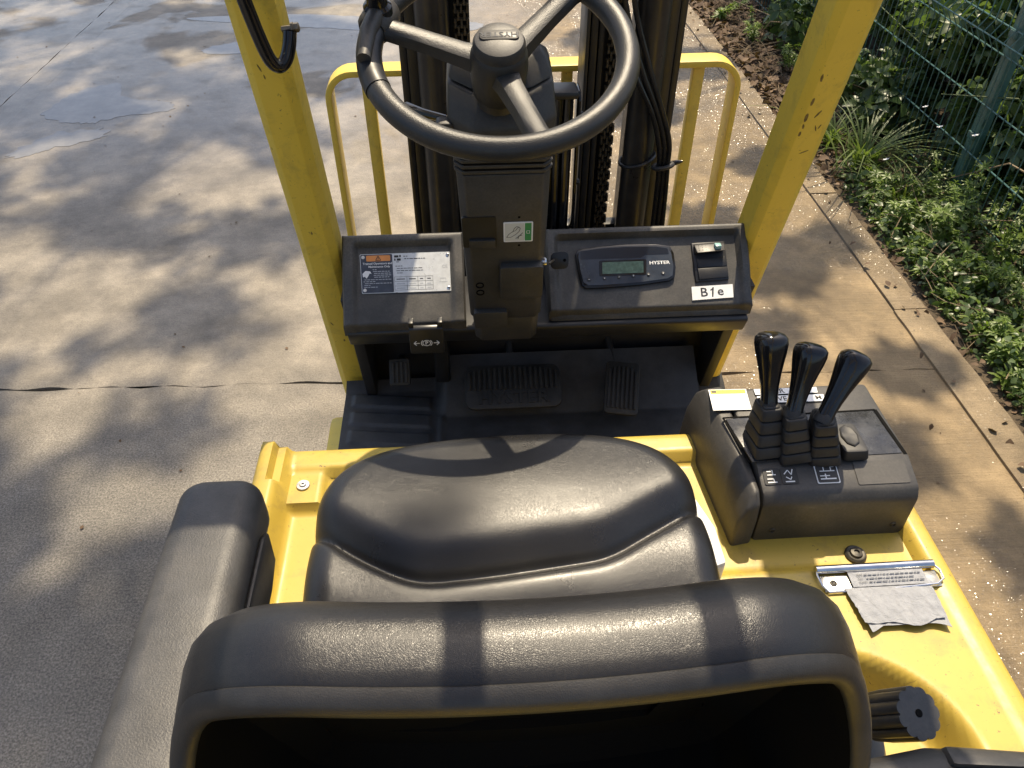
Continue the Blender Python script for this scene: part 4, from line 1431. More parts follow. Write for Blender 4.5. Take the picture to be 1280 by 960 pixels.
# parking brake tab with its symbol
b = MB(); b.prism_x([(1.168, 0.788), (1.172, 0.846), (1.182, 0.850), (1.186, 0.790)], -0.126, -0.060)
tab = b.build('parking_brake_tab', M['satin_black'], truck, bevel=0.003)
for xx in (-0.121, -0.065):
    b = MB(); b.box((xx, 1.184, 0.853), (0.010, 0.018, 0.012)); b.build('hinge', M['satin_black'], tab, bevel=0.002)
tc = Vector((-0.093, 1.1685, 0.815)); tu = Vector((0, 0.004, 0.058)).normalized(); tn = Vector((0, -1, 0.05))
def tstroke(name, pts, w_):
    b_ = MB()
    for (x0, s0), (x1, s1) in zip(pts[:-1], pts[1:]):
        d_ = Vector((x1 - x0, s1 - s0)).normalized(); n_ = Vector((-d_.y, d_.x)) * w_ / 2
        f_ = lambda x, s: tc + Vector((x, -0.0005, 0)) + tu * s
        b_.add([f_(x0 + n_.x, s0 + n_.y), f_(x0 - n_.x, s0 - n_.y), f_(x1 - n_.x, s1 - n_.y), f_(x1 + n_.x, s1 + n_.y)], [(0, 1, 2, 3)])
    return b_.build(name, M['white_print'], tab, smooth=False)
tstroke('symbol_ring', [(0.0075 * math.cos(a * math.pi / 10), 0.0062 * math.sin(a * math.pi / 10)) for a in range(21)], 0.0014)
text('lettering', 'P', M['white_print'], tab, tc + Vector((0, -0.0006, -0.0002)), (1, 0, 0), tu, 0.0115, bold=0.0002)
for sx in (-1, 1):
    tstroke('arrow', [(sx * 0.0135, 0), (sx * 0.0235, 0)], 0.0016)
    tstroke('arrow_head', [(sx * 0.0195, 0.0048), (sx * 0.0245, 0), (sx * 0.0195, -0.0048)], 0.0016)
    tstroke('symbol_arc', [(sx * 0.0105 * math.cos(a), 0.0085 * math.sin(a)) for a in (-0.8, -0.4, 0, 0.4, 0.8)], 0.0014)

# ---- steering column
c_bot, c_top = Vector((0.062, 1.178, 0.815)), Vector((0.0545, 1.083, 1.235))
CU = (c_top - c_bot).normalized(); CLx = Vector((1, 0, 0)); CN = CLx.cross(CU)
CL_ = (c_top - c_bot).length
def cpt(x, s, h=0.0):
    """x across the front face from its middle, s up it, h proud of it"""
    return c_bot + (c_top - c_bot) * (s / CL_) + CLx * x + CN * h
scol = empty('steering_column', c_bot, truck)
def csec(s, hw, d, ch=0.012):
    return [cpt(-hw, s, -ch), cpt(-hw + ch, s, 0), cpt(hw - ch, s, 0), cpt(hw, s, -ch), cpt(hw - 0.004, s, -d), cpt(-hw + 0.004, s, -d)]
b = MB(); b.rings([csec(0.055, 0.067, 0.10), csec(0.2, 0.070, 0.10), csec(CL_ - 0.035, 0.0735, 0.105)])
b.build('column_shell', M['black_plastic'], scol, bevel=0.003)
b = MB(); b.rings([csec(-0.01, 0.060, 0.08), csec(0.056, 0.063, 0.085)]); b.build('column_foot', M['black_plastic'], scol, bevel=0.003)
for k in range(4):
    s = CL_ - 0.034 + k * 0.0105
    b = MB(); b.rings([csec(s, 0.0755, 0.107), csec(s + 0.0075, 0.0765, 0.108)]); b.build('bellows_rib', M['black_plastic'], scol, bevel=0.002)
    b = MB(); b.rings([csec(s + 0.0075, 0.0715, 0.10), csec(s + 0.0105, 0.0715, 0.10)]); b.build('bellows_fold', M['void_black'], scol)
# head of the column: faceted shroud
def hs(s, hw, f, d): return [cpt(-hw, s, f - 0.030), cpt(-hw * 0.55, s, f), cpt(hw * 0.55, s, f), cpt(hw, s, f - 0.030), cpt(hw, s, -d), cpt(-hw, s, -d)]
b = MB(); b.rings([hs(CL_ + 0.008, 0.0775, 0.006, 0.115), hs(CL_ + 0.050, 0.081, 0.004, 0.120), hs(CL_ + 0.088, 0.077, -0.030, 0.118)])
b.build('shroud', M['black_plastic'], scol, bevel=0.005)
b = MB(); b.rings([hs(CL_ + 0.0905, 0.0765, -0.032, 0.116), hs(CL_ + 0.108, 0.070, -0.050, 0.112), hs(CL_ + 0.118, 0.060, -0.062, 0.105)])
b.build('shroud_cap', M['black_plastic'], scol, bevel=0.004)
def cplate(name, x0, x1, s0, s1, h0, h1, mat, r=0.003, bevel=0.0):
    b_ = MB(); b_.prism(rrect(x1 - x0, s1 - s0, r, 3), cpt((x0 + x1) / 2, (s0 + s1) / 2, h0), CLx, CU, CN, h1 - h0)
    return b_.build(name, M[mat], scol, bevel=bevel)
cplate('recess_panel', -0.070, -0.014, 0.245, 0.312, -0.003, 0.0012, 'satin_black')
cplate('recess_step', -0.060, -0.016, 0.245, 0.264, 0.001, 0.006, 'black_plastic', 0.002, 0.0015)
cplate('raised_cover', -0.010, 0.066, 0.125, 0.205, -0.003, 0.013, 'black_plastic', 0.006, 0.004)
cplate('lower_step', -0.060, 0.002, 0.040, 0.085, -0.004, 0.010, 'black_plastic', 0.005, 0.004)
for xx, s in ((-0.046, 0.150), (-0.046, 0.131)):
    b = MB(); b.lathe(cpt(xx, s, -0.001), CN, [(0.0075, 0), (0.0075, 0.002), (0.0055, 0.0025), (0.005, 0.0005), (0.002, 0.0005)], 18); b.build('screw', M['void_black'], scol)
st = cplate('sticker', -0.002, 0.047, 0.255, 0.299, 0.0, 0.0009, 'label_white', 0.002)
cplate('sticker_field', 0.0005, 0.0325, 0.2575, 0.2965, 0.0009, 0.0012, 'sticker_grey', 0.001)
cplate('sticker_band', 0.0335, 0.0445, 0.2575, 0.2965, 0.0009, 0.0012, 'sticker_green', 0.001)
def cstroke(name, pts, w_, mat='black_print', h=0.0015):
    b_ = MB()
    for (x0, s0), (x1, s1) in zip(pts[:-1], pts[1:]):
        d_ = Vector((x1 - x0, s1 - s0)).normalized(); n_ = Vector((-d_.y, d_.x)) * w_ / 2
        b_.add([cpt(x0 + n_.x, s0 + n_.y, h), cpt(x0 - n_.x, s0 - n_.y, h), cpt(x1 - n_.x, s1 - n_.y, h), cpt(x1 + n_.x, s1 + n_.y, h)], [(0, 1, 2, 3)])
    return b_.build(name, M[mat], scol, smooth=False)
cstroke('pictogram', [(0.003, 0.266), (0.006, 0.272), (0.012, 0.278), (0.018, 0.281), (0.022, 0.288), (0.026, 0.286), (0.024, 0.279), (0.018, 0.272), (0.010, 0.266), (0.003, 0.266)], 0.0009)
cstroke('pictogram', [(0.013, 0.277), (0.016, 0.286), (0.020, 0.290), (0.025, 0.288)], 0.0009)
cstroke('pictogram', [(0.018, 0.263), (0.024, 0.268), (0.030, 0.276)], 0.0011)
cstroke('pictogram', [(0.022, 0.262), (0.0235, 0.269), (0.029, 0.270)], 0.0011)
cstroke('pictogram', [(0.0365, 0.274), (0.0415, 0.274), (0.0415, 0.280), (0.0365, 0.280), (0.0365, 0.274)], 0.0008, 'white_print')
for s in (0.309, 0.246):
    b = MB(); b.lathe(cpt(0.024, s, -0.001), CN, [(0.0022, 0), (0.0022, 0.0014), (0.001, 0.0014)], 10); b.build('rivet_hole', M['void_black'], scol)
b = MB(); b.lathe(cpt(0.060, 0.192, -0.012), (1, -0.15, 0.1), [(0.0075, 0), (0.0075, 0.012), (0.006, 0.014), (0.003, 0.014)], 20); b.build('key_lock', M['chrome'], scol)

ko = empty('ignition_key', (0.150, 1.20, 0.95))
tag(ko, 'black ignition key hanging in the lock beside the steering column', 'key')
key = MB(); key.prism(rrect(0.034, 0.030, 0.009, 4), (0.163, 1.204, 0.970), (1, 0.05, 0.0), (0.0, 0.4, 1.0), (0, -1, 0.4), 0.003)
key.build('key_bow', M['satin_black'], ko, bevel=0.001)
b = MB(); b.tube([(0.141, 1.178, 0.980), (0.147, 1.190, 0.977), (0.152, 1.200, 0.974)], 0.002, 8); b.build('key_blade', M['steel_dirty'], ko)
b = MB(); b.lathe((0.172, 1.2005, 0.972), (0, -1, 0.4), [(0.003, 0), (0.003, 0.0005), (0.001, 0.0006)], 12); b.build('key_hole', M['void_black'], ko)

# direction lever left of the head and turn-signal stalk behind the wheel
dl = empty('direction_lever', (-0.03, 1.12, 1.27), scol)
b = MB(); b.prism(rrect(0.026, 0.055, 0.007, 4), (-0.031, 1.115, 1.262), (1, 0, 0), CU, CN, 0.02); b.build('selector_head', M['black_plastic'], dl, bevel=0.003)
cs0 = Vector((-0.031, 1.115, 1.262)) + CN * 0.0206
b = MB(); b.prism([(-0.004, 0.008), (0.004, 0.008), (0.004, 0.014), (0.006, 0.014), (0, 0.021), (-0.006, 0.014), (-0.004, 0.014)], cs0, (1, 0, 0), CU, CN, 0.0004); b.build('arrow_mark', M['white_print'], dl, smooth=False)
text('lettering', '2', M['white_print'], dl, cs0 + CU * -0.002, (1, 0, 0), CU, 0.015, bold=0.0004)
b = MB(); b.tube([(-0.030, 1.16, 1.262), (-0.065, 1.165, 1.270), (-0.090, 1.165, 1.278), (-0.106, 1.165, 1.276)], [0.006, 0.007, 0.010, 0.007], 10); b.build('stalk', M['gloss_black'], dl)

# ---- steering wheel
WT = rad(22)
WC = Vector((0.048, 1.05, 1.399)); WN = Vector((0, -math.sin(WT), math.cos(WT))); WX = Vector((1, 0, 0)); WY = WN.cross(WX)
def wp(a, r, h=0.0): return WC + (WX * math.cos(a) + WY * math.sin(a)) * r + WN * h
wheel = empty('steering_wheel', WC, truck)
RW = 0.171
b = MB(); b.tube([wp(2 * math.pi * k / 96, RW) for k in range(96)], 0.0160, 18, closed=True); b.build('rim', M['wheel_rubber'], wheel)
hubz = -0.020
for k, adeg in enumerate((162, 47, -74)):
    a = rad(adeg)
    b = MB()
    pts = [wp(a, 0.024, hubz), wp(a, 0.05, hubz + 0.002), wp(a, 0.10, -0.010), wp(a, 0.150, -0.003), wp(a, RW, 0)]
    rings_ = []
    for q, (w_, t_) in zip(pts, ((0.023, 0.014), (0.0185, 0.012), (0.0165, 0.0105), (0.0165, 0.0105), (0.020, 0.012))):
        tdir = (WX * -math.sin(a) + WY * math.cos(a))
        rings_.append([q + tdir * w_ * cx2 + WN * t_ * cz2 for cx2, cz2 in ((-1, -0.5), (-0.75, 0.75), (-0.35, 1), (0.35, 1), (0.75, 0.75), (1, -0.5), (0.5, -1), (-0.5, -1))])
    b.rings(rings_); b.build('spoke', M['wheel_rubber'], wheel, angle=50)
b = MB(); b.lathe(WC, WN, [(0.030, -0.085), (0.031, -0.072), (0.036, -0.066), (0.0385, -0.045), (0.040, -0.022), (0.0385, -0.004), (0.034, 0.006), (0.030, 0.009)], 40)
hub = b.build('hub', M['wheel_rubber'], wheel)
b = MB(); b.lathe(WC, WN, [(0.0355, 0.004), (0.0350, 0.013), (0.0320, 0.0180), (0.024, 0.0205), (0.012, 0.0215), (0.001, 0.0218)], 40); b.build('hub_cap', M['black_plastic'], wheel)
b = MB(); b.prism(rrect(0.052, 0.018, 0.006, 4), WC + WN * 0.0190 + WY * 0.004, WX, WY, WN, 0.0036); b.build('cap_badge', M['satin_black'], wheel, bevel=0.0012)
text('lettering', 'HYSTER', M['print_dim'], wheel, WC + WN * 0.0230 + WY * 0.004, -WX, -WY, 0.0125, sx=1.15, bold=0.0002)
# spinner knob clamped on the rim by the left spoke
ka = rad(158)
kc = wp(ka, RW)
tdir = (WX * -math.sin(ka) + WY * math.cos(ka)); rdir = (WX * math.cos(ka) + WY * math.sin(ka))
b = MB(); b.tube([kc - tdir * 0.024, kc - tdir * 0.018, kc + tdir * 0.018, kc + tdir * 0.024], [0.0195, 0.0235, 0.0235, 0.0195], 16); clamp_ = b.build('knob_clamp', M['black_plastic'], wheel)
b = MB(); b.lathe(kc + WN * 0.012, WN, [(0.020, 0), (0.019, 0.010), (0.0145, 0.014), (0.0135, 0.030), (0.019, 0.040), (0.0245, 0.052), (0.0255, 0.064), (0.022, 0.075), (0.013, 0.081), (0.002, 0.083)], 28); b.build('spinner_knob', M['gloss_black'], wheel)
b = MB(); b.tube([kc - tdir * 0.004 + WN * 0.015, kc + tdir * 0.05 + WN * 0.022 - rdir * 0.008, kc + tdir * 0.095 + WN * 0.020 - rdir * 0.022], [0.012, 0.011, 0.009], 12); b.build('clamp_arm', M['black_plastic'], wheel)
b = MB(); b.tube([wp(rad(170 + k * 2.2), RW) for k in range(16)], 0.0172, 18); b.build('rim_sleeve', M['satin_black'], wheel)

# ---- hose bulkhead right of the column
vb = empty('valve_block', (0.185, 1.42, 0.95), truck)
b = MB(); b.box2((0.140, 1.400, 1.190), (0.212, 1.455, 1.206)); b.build('cover_plate', M['satin_black'], vb, bevel=0.006)
b = MB(); b.box2((0.145, 1.425, 0.80), (0.206, 1.455, 1.191)); b.build('bracket', M['gloss_black'], vb, bevel=0.004)
for k, xx in enumerate((0.156, 0.174, 0.192)):
    b = MB(); b.tube([(xx, 1.418, 0.80), (xx, 1.412, 0.98), (xx, 1.415, 1.10), (xx + 0.002, 1.42, 1.188)], 0.0072, 10); b.build('pipe', M['gloss_black'], vb)
b = MB(); b.prism_x([(1.410, 0.85), (1.410, 1.185), (1.420, 1.200), (1.46, 1.200), (1.46, 0.85)], 0.2125, 0.2175); b.build('side_flange', M['gloss_black'], vb, bevel=0.001)
for zz_ in (1.150, 1.010):
    b = MB(); b.lathe((0.217, 1.432, zz_), (1, 0, 0), [(0.006, 0), (0.006, 0.008), (0.004, 0.010)], 6); b.build('bolt', M['satin_black'], vb)
# ---- mast
mast = empty('mast', (XC + 0.02, 1.75, 0.1), truck)
for sx, xa, xb in ((-1, -0.138, -0.094), (1, 0.442, 0.486)):
    b = MB()
    x_out, x_in = (xa, xb) if sx < 0 else (xb, xa)
    b.box2((x_out, 1.735, 0.10), (x_out - sx * 0.016, 1.86, 2.50))
    b.box2((x_out - sx * 0.016, 1.735, 0.10), (x_in, 1.752, 2.50))
    b.box2((x_out - sx * 0.016, 1.845, 0.10), (x_in, 1.86, 2.50))
    b.build('outer_rail', M['satin_black'], mast, bevel=0.003, merge=False)
    xi0, xi1 = (-0.088, -0.048) if sx < 0 else (0.396, 0.436)
    b = MB(); b.box2((xi0, 1.785, 0.16), (xi1, 1.88, 2.50)); b.build('inner_rail', M['satin_black'], mast, bevel=0.004)
    cxm = -0.062 if sx < 0 else 0.405
    b = MB(); b.lathe((cxm, 1.705, 0.18), (0, 0, 1), [(0.036, 0), (0.036, 1.98), (0.030, 1.985), (0.030, 2.00), (0.021, 2.00), (0.021, 2.25)], 28); b.build('lift_cylinder', M['mast_cyl'], mast)
    # chain: leaf links, with the edge of the carriage beside it
    xch = 0.000 if sx < 0 else 0.333
    wch = 0.026
    b = MB()
    zc = 0.30
    k = 0
    while zc < 2.45:
        for q in range(5):
            xx = xch - wch / 2 + wch * q / 4
            if (q + k) % 2 == 0: b.box((xx, 1.735, zc), (0.0042, 0.017, 0.0185))
        b.box((xch, 1.735, zc + 0.0075), (wch + 0.006, 0.006, 0.006))
        zc += 0.0150; k += 1
    ch = b.build('lift_chain', M['chain_steel'], mast, smooth=False); ch['kind'] = 'stuff'
    px0, px1 = (-0.028, 0.013) if sx < 0 else (0.266, 0.318)
    b = MB()
    if sx < 0:
        b.box2((-0.030, 1.752, 0.2), (0.012, 1.80, 2.50)); b.box2((0.012, 1.735, 0.2), (0.017, 1.80, 2.50))
    else:
        b.box2((0.264, 1.700, 0.2), (0.272, 1.80, 2.50)); b.box2((0.272, 1.765, 0.2), (0.352, 1.80, 2.50)); b.box2((0.276, 1.715, 0.2), (0.292, 1.764, 2.50)); b.box2((0.296, 1.725, 0.2), (0.308, 1.764, 2.50))
    b.build('inner_mast_channel', M['satin_black'], mast, bevel=0.002)
for zc, yc in ((2.42, 1.80), (0.62, 1.84), (0.2, 1.80)):
    b = MB(); b.box2((-0.092, yc, zc - 0.05), (0.440, yc + 0.04, zc + 0.05)); b.build('cross_member', M['satin_black'], mast, bevel=0.006)
# hoses tied to the right cylinder
hs_ = empty('hoses', (0.43, 1.66, 0.9), mast)
for k, dx in enumerate((-0.012, 0.0, 0.012)):
    pts = [(0.315 + dx * 1.6, 1.665, 1.42), (0.335 + dx * 1.6, 1.660, 1.28), (0.380 + dx * 1.5, 1.652, 1.155), (0.425 + dx, 1.648, 1.06), (0.449 + dx, 1.645, 0.99), (0.456 + dx * 0.8, 1.648, 0.93), (0.462 + dx * 0.9, 1.655, 0.84), (0.466 + dx, 1.66, 0.70), (0.466 + dx, 1.67, 0.40)]
    dense = []
    for i in range(len(pts) - 1):
        p0, p1, p2, p3 = [Vector(pts[max(0, min(len(pts) - 1, i + q))]) for q in (-1, 0, 1, 2)]
        for s in range(5):
            t = s / 5
            dense.append(0.5 * ((2 * p1) + (p2 - p0) * t + (2 * p0 - 5 * p1 + 4 * p2 - p3) * t * t + (3 * p1 - p0 - 3 * p2 + p3) * t ** 3))
    dense.append(Vector(pts[-1]))
    b = MB(); b.tube(dense, 0.0062, 10); b.build('hose', M['gloss_black'], hs_)
b = MB()
b.tube([(0.405 + 0.040 * math.cos(a), 1.705 + 0.040 * math.sin(a), 0.925 + 0.012 * math.cos(a)) for a in [2 * math.pi * k / 24 for k in range(24)]], 0.0045, 8, closed=True)
b.build('hose_strap', M['satin_black'], hs_)
b = MB(); b.tube([(0.455 + 0.022 * math.cos(a), 1.648 + 0.013 * math.sin(a), 0.932 + 0.004 * math.cos(a)) for a in [2 * math.pi * k / 20 for k in range(20)]], 0.0055, 8, closed=True); b.build('hose_tie', M['boot_rubber'], hs_)
b = MB(); b.lathe((0.476, 1.652, 0.935), (1, -0.3, 0.35), [(0.006, 0), (0.006, 0.010), (0.004, 0.020), (0.002, 0.026)], 10); b.build('tie_tail', M['gloss_black'], hs_)

# ---- load backrest: yellow rail of flat bars ahead of the mast
lbr = empty('load_backrest', (XC + 0.02, 1.97, 0.3), truck)
LB_T, LB_Y = 1.052, 1.97
path = []
xl, xr, rc = -0.342, 0.702, 0.065
path.append((xl, 0.30))
for k in range(9):
    a = math.pi - k * math.pi / 16
    path.append((xl + rc + rc * math.cos(a), LB_T - rc + rc * math.sin(a)))
for k in range(9):
    a = math.pi / 2 - k * math.pi / 16
    path.append((xr - rc + rc * math.cos(a), LB_T + 0.006 - rc + rc * math.sin(a)))
path.append((xr, 0.30))
rg = []
for i, (x, z) in enumerate(path):
    x0, z0 = path[max(0, i - 1)]; x1, z1 = path[min(len(path) - 1, i + 1)]
    t = Vector((x1 - x0, 0, z1 - z0)).normalized(); n = Vector((-t.z, 0, t.x))
    rg.append([Vector((x, LB_Y - 0.032, z)) + n * 0.008, Vector((x, LB_Y + 0.032, z)) + n * 0.008, Vector((x, LB_Y + 0.032, z)) - n * 0.008, Vector((x, LB_Y - 0.032, z)) - n * 0.008])
b = MB(); b.rings(rg); b.build('frame', M['guard_paint'], lbr, bevel=0.0025, angle=40)
for xx, w_ in ((-0.243, 0.030), (0.02, 0.028), (0.262, 0.028), (0.44, 0.028), (0.600, 0.030)):
    b = MB(); b.box2((xx - w_ / 2, LB_Y - 0.012, 0.30), (xx + w_ / 2, LB_Y + 0.012, LB_T - 0.006)); b.build('bar', M['guard_paint'], lbr, bevel=0.003)
b = MB(); b.box2((xl - 0.01, LB_Y - 0.02, 0.26), (xr + 0.01, LB_Y + 0.02, 0.305)); b.build('lower_rail', M['guard_paint'], lbr, bevel=0.004)
for zc in (0.30, 0.12):
    b = MB(); b.box2((-0.30, 1.905, zc - 0.05), (0.66, 1.94, zc + 0.04)); b.build('carriage_bar', M['satin_black'], lbr, bevel=0.006)
for xf in (-0.06, 0.40):
    b = MB(); b.prism_x([(1.945, 0.50), (1.985, 0.50), (1.990, 0.10), (2.95, 0.075), (2.95, 0.062), (1.945, 0.055)], xf - 0.05, xf + 0.05); b.build('fork', M['steel_dirty'], lbr, bevel=0.004)

# ---- seat
seat = empty('seat', (0.035, 0.5, 0.82), truck)


def outline_c(k, n):
    """cushion outline, counter-clockwise, in x,y"""
    a = 2 * math.pi * k / n
    ca, sa = math.cos(a), math.sin(a)
    e = 2 / 4.8
    x = 0.037 + (0.258 + 0.014 * (1 - sa) * 0.5) * math.copysign(abs(ca) ** e, ca)
    y = 0.545 + (0.250 if sa > 0 else 0.138) * math.copysign(abs(sa) ** e, sa)
    # the front edge rounds off: bow
    if sa > 0: y -= 0.020 * ((x - 0.06) / 0.25) ** 2 * sa
    return x, y


CREASE = [(-0.28, 0.665), (-0.213, 0.631), (-0.166, 0.593), (-0.104, 0.556), (-0.074, 0.547), (0.015, 0.553), (0.136, 0.567), (0.162, 0.571), (0.202, 0.595), (0.284, 0.640), (0.34, 0.67)]


def crease_y(x):
    for (x0, y0), (x1, y1) in zip(CREASE[:-1], CREASE[1:]):
        if x <= x1:
            t = max(0, (x - x0) / (x1 - x0)); t2 = t
            return y0 + (y1 - y0) * t2
    return CREASE[-1][1]


CS = {}
for i in range(-300, 400):
    xx = i / 1000
    CS[i] = sum(crease_y(xx + q * 0.006) for q in range(-4, 5)) / 9


def cush_z(x, y):
    q_ = max(-300, min(398.99, x * 1000)); i_ = math.floor(q_)
    d = y - (CS[i_] + (CS[i_ + 1] - CS[i_]) * (q_ - i_))
    z = 0.938
    k2 = 1 - math.exp(-(d / 0.030) ** 2)
    if d > 0:
        z += 0.023 * k2 + 0.006 * math.exp(-((x - 0.04) / 0.16) ** 2) * (1 - math.exp(-(d / 0.07) ** 2))
    else:
        z += 0.006 * (1 - math.exp(-(d / 0.013) ** 2)) - 0.050 * (1 - math.exp(-(d / 0.10) ** 2)) + 0.03 * ((x - 0.04) / 0.26) ** 2 * (1 - math.exp(-(d / 0.06) ** 2))
    z -= 0.010 * sstep(0.66, 0.80, y)                         # falls away towards the front
    z -= 0.008 * math.exp(-(d / 0.0075) ** 2)
    return z


N, RN = 420, 110
dense_ = [outline_c(k, 6000) for k in range(6000)]
acc = [0.0]
for k in range(6000):
    p, q = dense_[k], dense_[(k + 1) % 6000]
    acc.append(acc[-1] + math.hypot(q[0] - p[0], q[1] - p[1]))
OUTC, i = [], 0
for k in range(N):
    while acc[i + 1] < acc[-1] * k / N: i += 1
    t_ = (acc[-1] * k / N - acc[i]) / max(1e-12, acc[i + 1] - acc[i]); p, q = dense_[i], dense_[(i + 1) % 6000]
    OUTC.append((p[0] + (q[0] - p[0]) * t_, p[1] + (q[1] - p[1]) * t_))
rings_ = []
cx0, cy0 = 0.040, 0.56
for j in range(RN + 1):
    t = max(0.0004, 1 - j / RN)
    ring = []
    for ox, oy in OUTC:
        x, y = cx0 + (ox - cx0) * t, cy0 + (oy - cy0) * t
        edge_d = (1 - t) * math.hypot(ox - cx0, oy - cy0)
        r_ = 0.042
        drop = 0 if edge_d >= r_ else r_ - math.sqrt(max(0, r_ * r_ - (r_ - edge_d) ** 2))
        ring.append((x, y, cush_z(x, y) - drop))
    rings_.append(ring)
low = [[(cx0 + (ox - cx0) * s, cy0 + (oy - cy0) * s, z) for ox, oy in OUTC] for s, z in ((0.93, 0.815), (0.985, 0.86), (1.0, 0.885))]
b = MB(); b.rings(low + rings_, True, True); b.build('cushion', M['seat_vinyl'], seat, angle=60)
b = MB(); b.box2((-0.16, 0.43, 0.80), (0.24, 0.74, 0.862)); b.build('seat_pan', M['satin_black'], seat, bevel=0.01)
b = MB()
b.rings([[(x, y, z) for x, y in ((0.280, 0.71), (0.306, 0.695), (0.322, 0.64), (0.322, 0.58), (0.29, 0.57), (0.272, 0.6))] for z in (0.84, 0.885, 0.895)])
b.build('side_trim', M['white_plastic'], seat, bevel=0.006)

# backrest: padded front, shell rim, hollow back
BT = rad(13)
BO = Vector((0.0290, 0.378, 0.793)); BV = Vector((0, -math.sin(BT), math.cos(BT))); BW = Vector((0, math.cos(BT), math.sin(BT))); BU = Vector((1, 0, 0))
BH, BHW = 0.460, 0.283


def back_outline(n=160):
    r = 0.130; rb = 0.05
    pts = []
    per_ = []
    for cx2, cy2, a0, rr in ((BHW - r, BH - r, 0, r), (-BHW + r, BH - r, 90, r), (-BHW + rb + 0.02, rb, 180, rb), (BHW - rb - 0.02, rb, 270, rb)):
        for k in range(15):
            a = rad(a0 + 90 * k / 14)
            per_.append((cx2 + rr * math.cos(a), cy2 + rr * math.sin(a)))
    # resample by arc length
    L = [0]
    for i in range(len(per_)):
        p, q = per_[i], per_[(i + 1) % len(per_)]
        L.append(L[-1] + math.hypot(q[0] - p[0], q[1] - p[1]))
    out = []
    i = 0
    for k in range(n):
        s = L[-1] * k / n
        while L[i + 1] < s: i += 1
        t = (s - L[i]) / max(1e-9, L[i + 1] - L[i])
        p, q = per_[i], per_[(i + 1) % len(per_)]
        out.append((p[0] + (q[0] - p[0]) * t, p[1] + (q[1] - p[1]) * t))
    return out


BOUT = back_outline()
bc = (0.0, BH * 0.5)


def bring(inset, w, wrap=0.0):
    ring = []
    for k, (u, v) in enumerate(BOUT):
        d = Vector((u - bc[0], (v - bc[1]) * 1.2))
        # inset along the local inward normal
        p, q = BOUT[k - 1], BOUT[(k + 1) % len(BOUT)]
        t = Vector((q[0] - p[0], q[1] - p[1])).normalized(); n = Vector((-t.y, t.x))
        uu, vv_ = u + n.x * inset, v + n.y * inset
        ww = w + 0.022 * (uu / BHW) ** 2 - wrap * 0.085 * sstep(0.035, 0.19, BH - v)   # wings; the shell wraps back lower down
        ring.append(BO + BU * uu + BV * vv_ + BW * ww)
    return ring


b = MB()
b.rings([bring(0.125, 0.056), bring(0.095, 0.0575), bring(0.060, 0.059), bring(0.040, 0.057), bring(0.024, 0.051), bring(0.011, 0.041), bring(0.003, 0.027), bring(0.0, 0.012, 0.2), bring(0.0, -0.004, 0.6), bring(0.0006, -0.013, 0.9), bring(0.0022, -0.0165, 1), bring(0.012, -0.014, 1), bring(0.020, 0.0, 0.8)], True, False)
b.build('backrest_pad', M['seat_vinyl'], seat, angle=70)
b = MB()
b.rings([bring(0.010, -0.011, 1), bring(0.003, -0.0160, 1), bring(0.0004, -0.0178, 1), bring(0.0010, -0.023, 1), bring(0.0035, -0.029, 1), bring(0.0085, -0.0335, 1), bring(0.0145, -0.0345, 1), bring(0.0190, -0.0320, 1), bring(0.0205, -0.026, 1)], False, False)
b.build('backrest_shell', M['shell_plastic'], seat, angle=60)
b = MB(); b.rings([bring(0.0200, -0.027, 1), bring(0.024, -0.010, 0.9), bring(0.030, 0.012, 0.2), bring(0.060, 0.018), bring(0.095, 0.018), bring(0.125, 0.018)], False, True); b.build('backrest_hollow', M['void_black'], seat)  # shade of the cavity is put into the colour: near-black walls and floor

# left armrest
arm = empty('armrest', (-0.288, 0.35, 1.06), seat)
b = MB()
def armring(y, z0, z1, x0, x1, r):
    pts = rrect(x1 - x0, z1 - z0, r, 6, (x0 + x1) / 2, (z0 + z1) / 2)
    return [(x, y, z) for x, z in pts]
prof = []
for k in range(8):
    a = rad(90 * k / 7)
    ins = 0.030 * (1 - math.sin(a)); yy_ = 0.592 - 0.030 * (1 - math.cos(a))
    prof.append((yy_, ins))
for yy_, ins in prof:
    pass
rg = []
for k in range(9):
    a = rad(90 * k / 8)
    ins = 0.030 * (1 - math.sin(a)); y = 0.594 - 0.030 * (1 - math.cos(a)) * 1.0
    y = 0.594 - 0.030 + 0.030 * math.cos(a)
    rg.append(armring(y, 1.025 + ins * 0.8, 1.104 - ins, -0.334 + ins, -0.243 - ins, max(0.004, 0.024 - ins * 0.5)))
rg.append(armring(0.30, 1.025, 1.104, -0.334, -0.243, 0.024)); rg.append(armring(0.02, 1.025, 1.104, -0.334, -0.243, 0.024))
b.rings(rg); b.build('pad', M['armrest_foam'], arm, angle=60)
b = MB(); b.prism([(0.02, 1.005), (0.50, 1.005), (0.535, 1.015), (0.540, 1.058), (0.525, 1.068), (0.02, 1.068)], (-0.2425, 0, 0), (0, 1, 0), (0, 0, 1), (1, 0, 0), 0.006); b.build('side_plate', M['shell_plastic'], arm, bevel=0.004)
b = MB(); b.box2((-0.325, 0.03, 0.955), (-0.2430, 0.45, 1.030)); b.build('carrier', M['shell_plastic'], arm, bevel=0.015)
b = MB(); b.tube([(-0.255, 0.10, 0.99), (-0.22, 0.16, 0.95), (-0.17, 0.25, 0.92)], 0.018, 10); b.build('arm_bracket', M['satin_black'], arm)

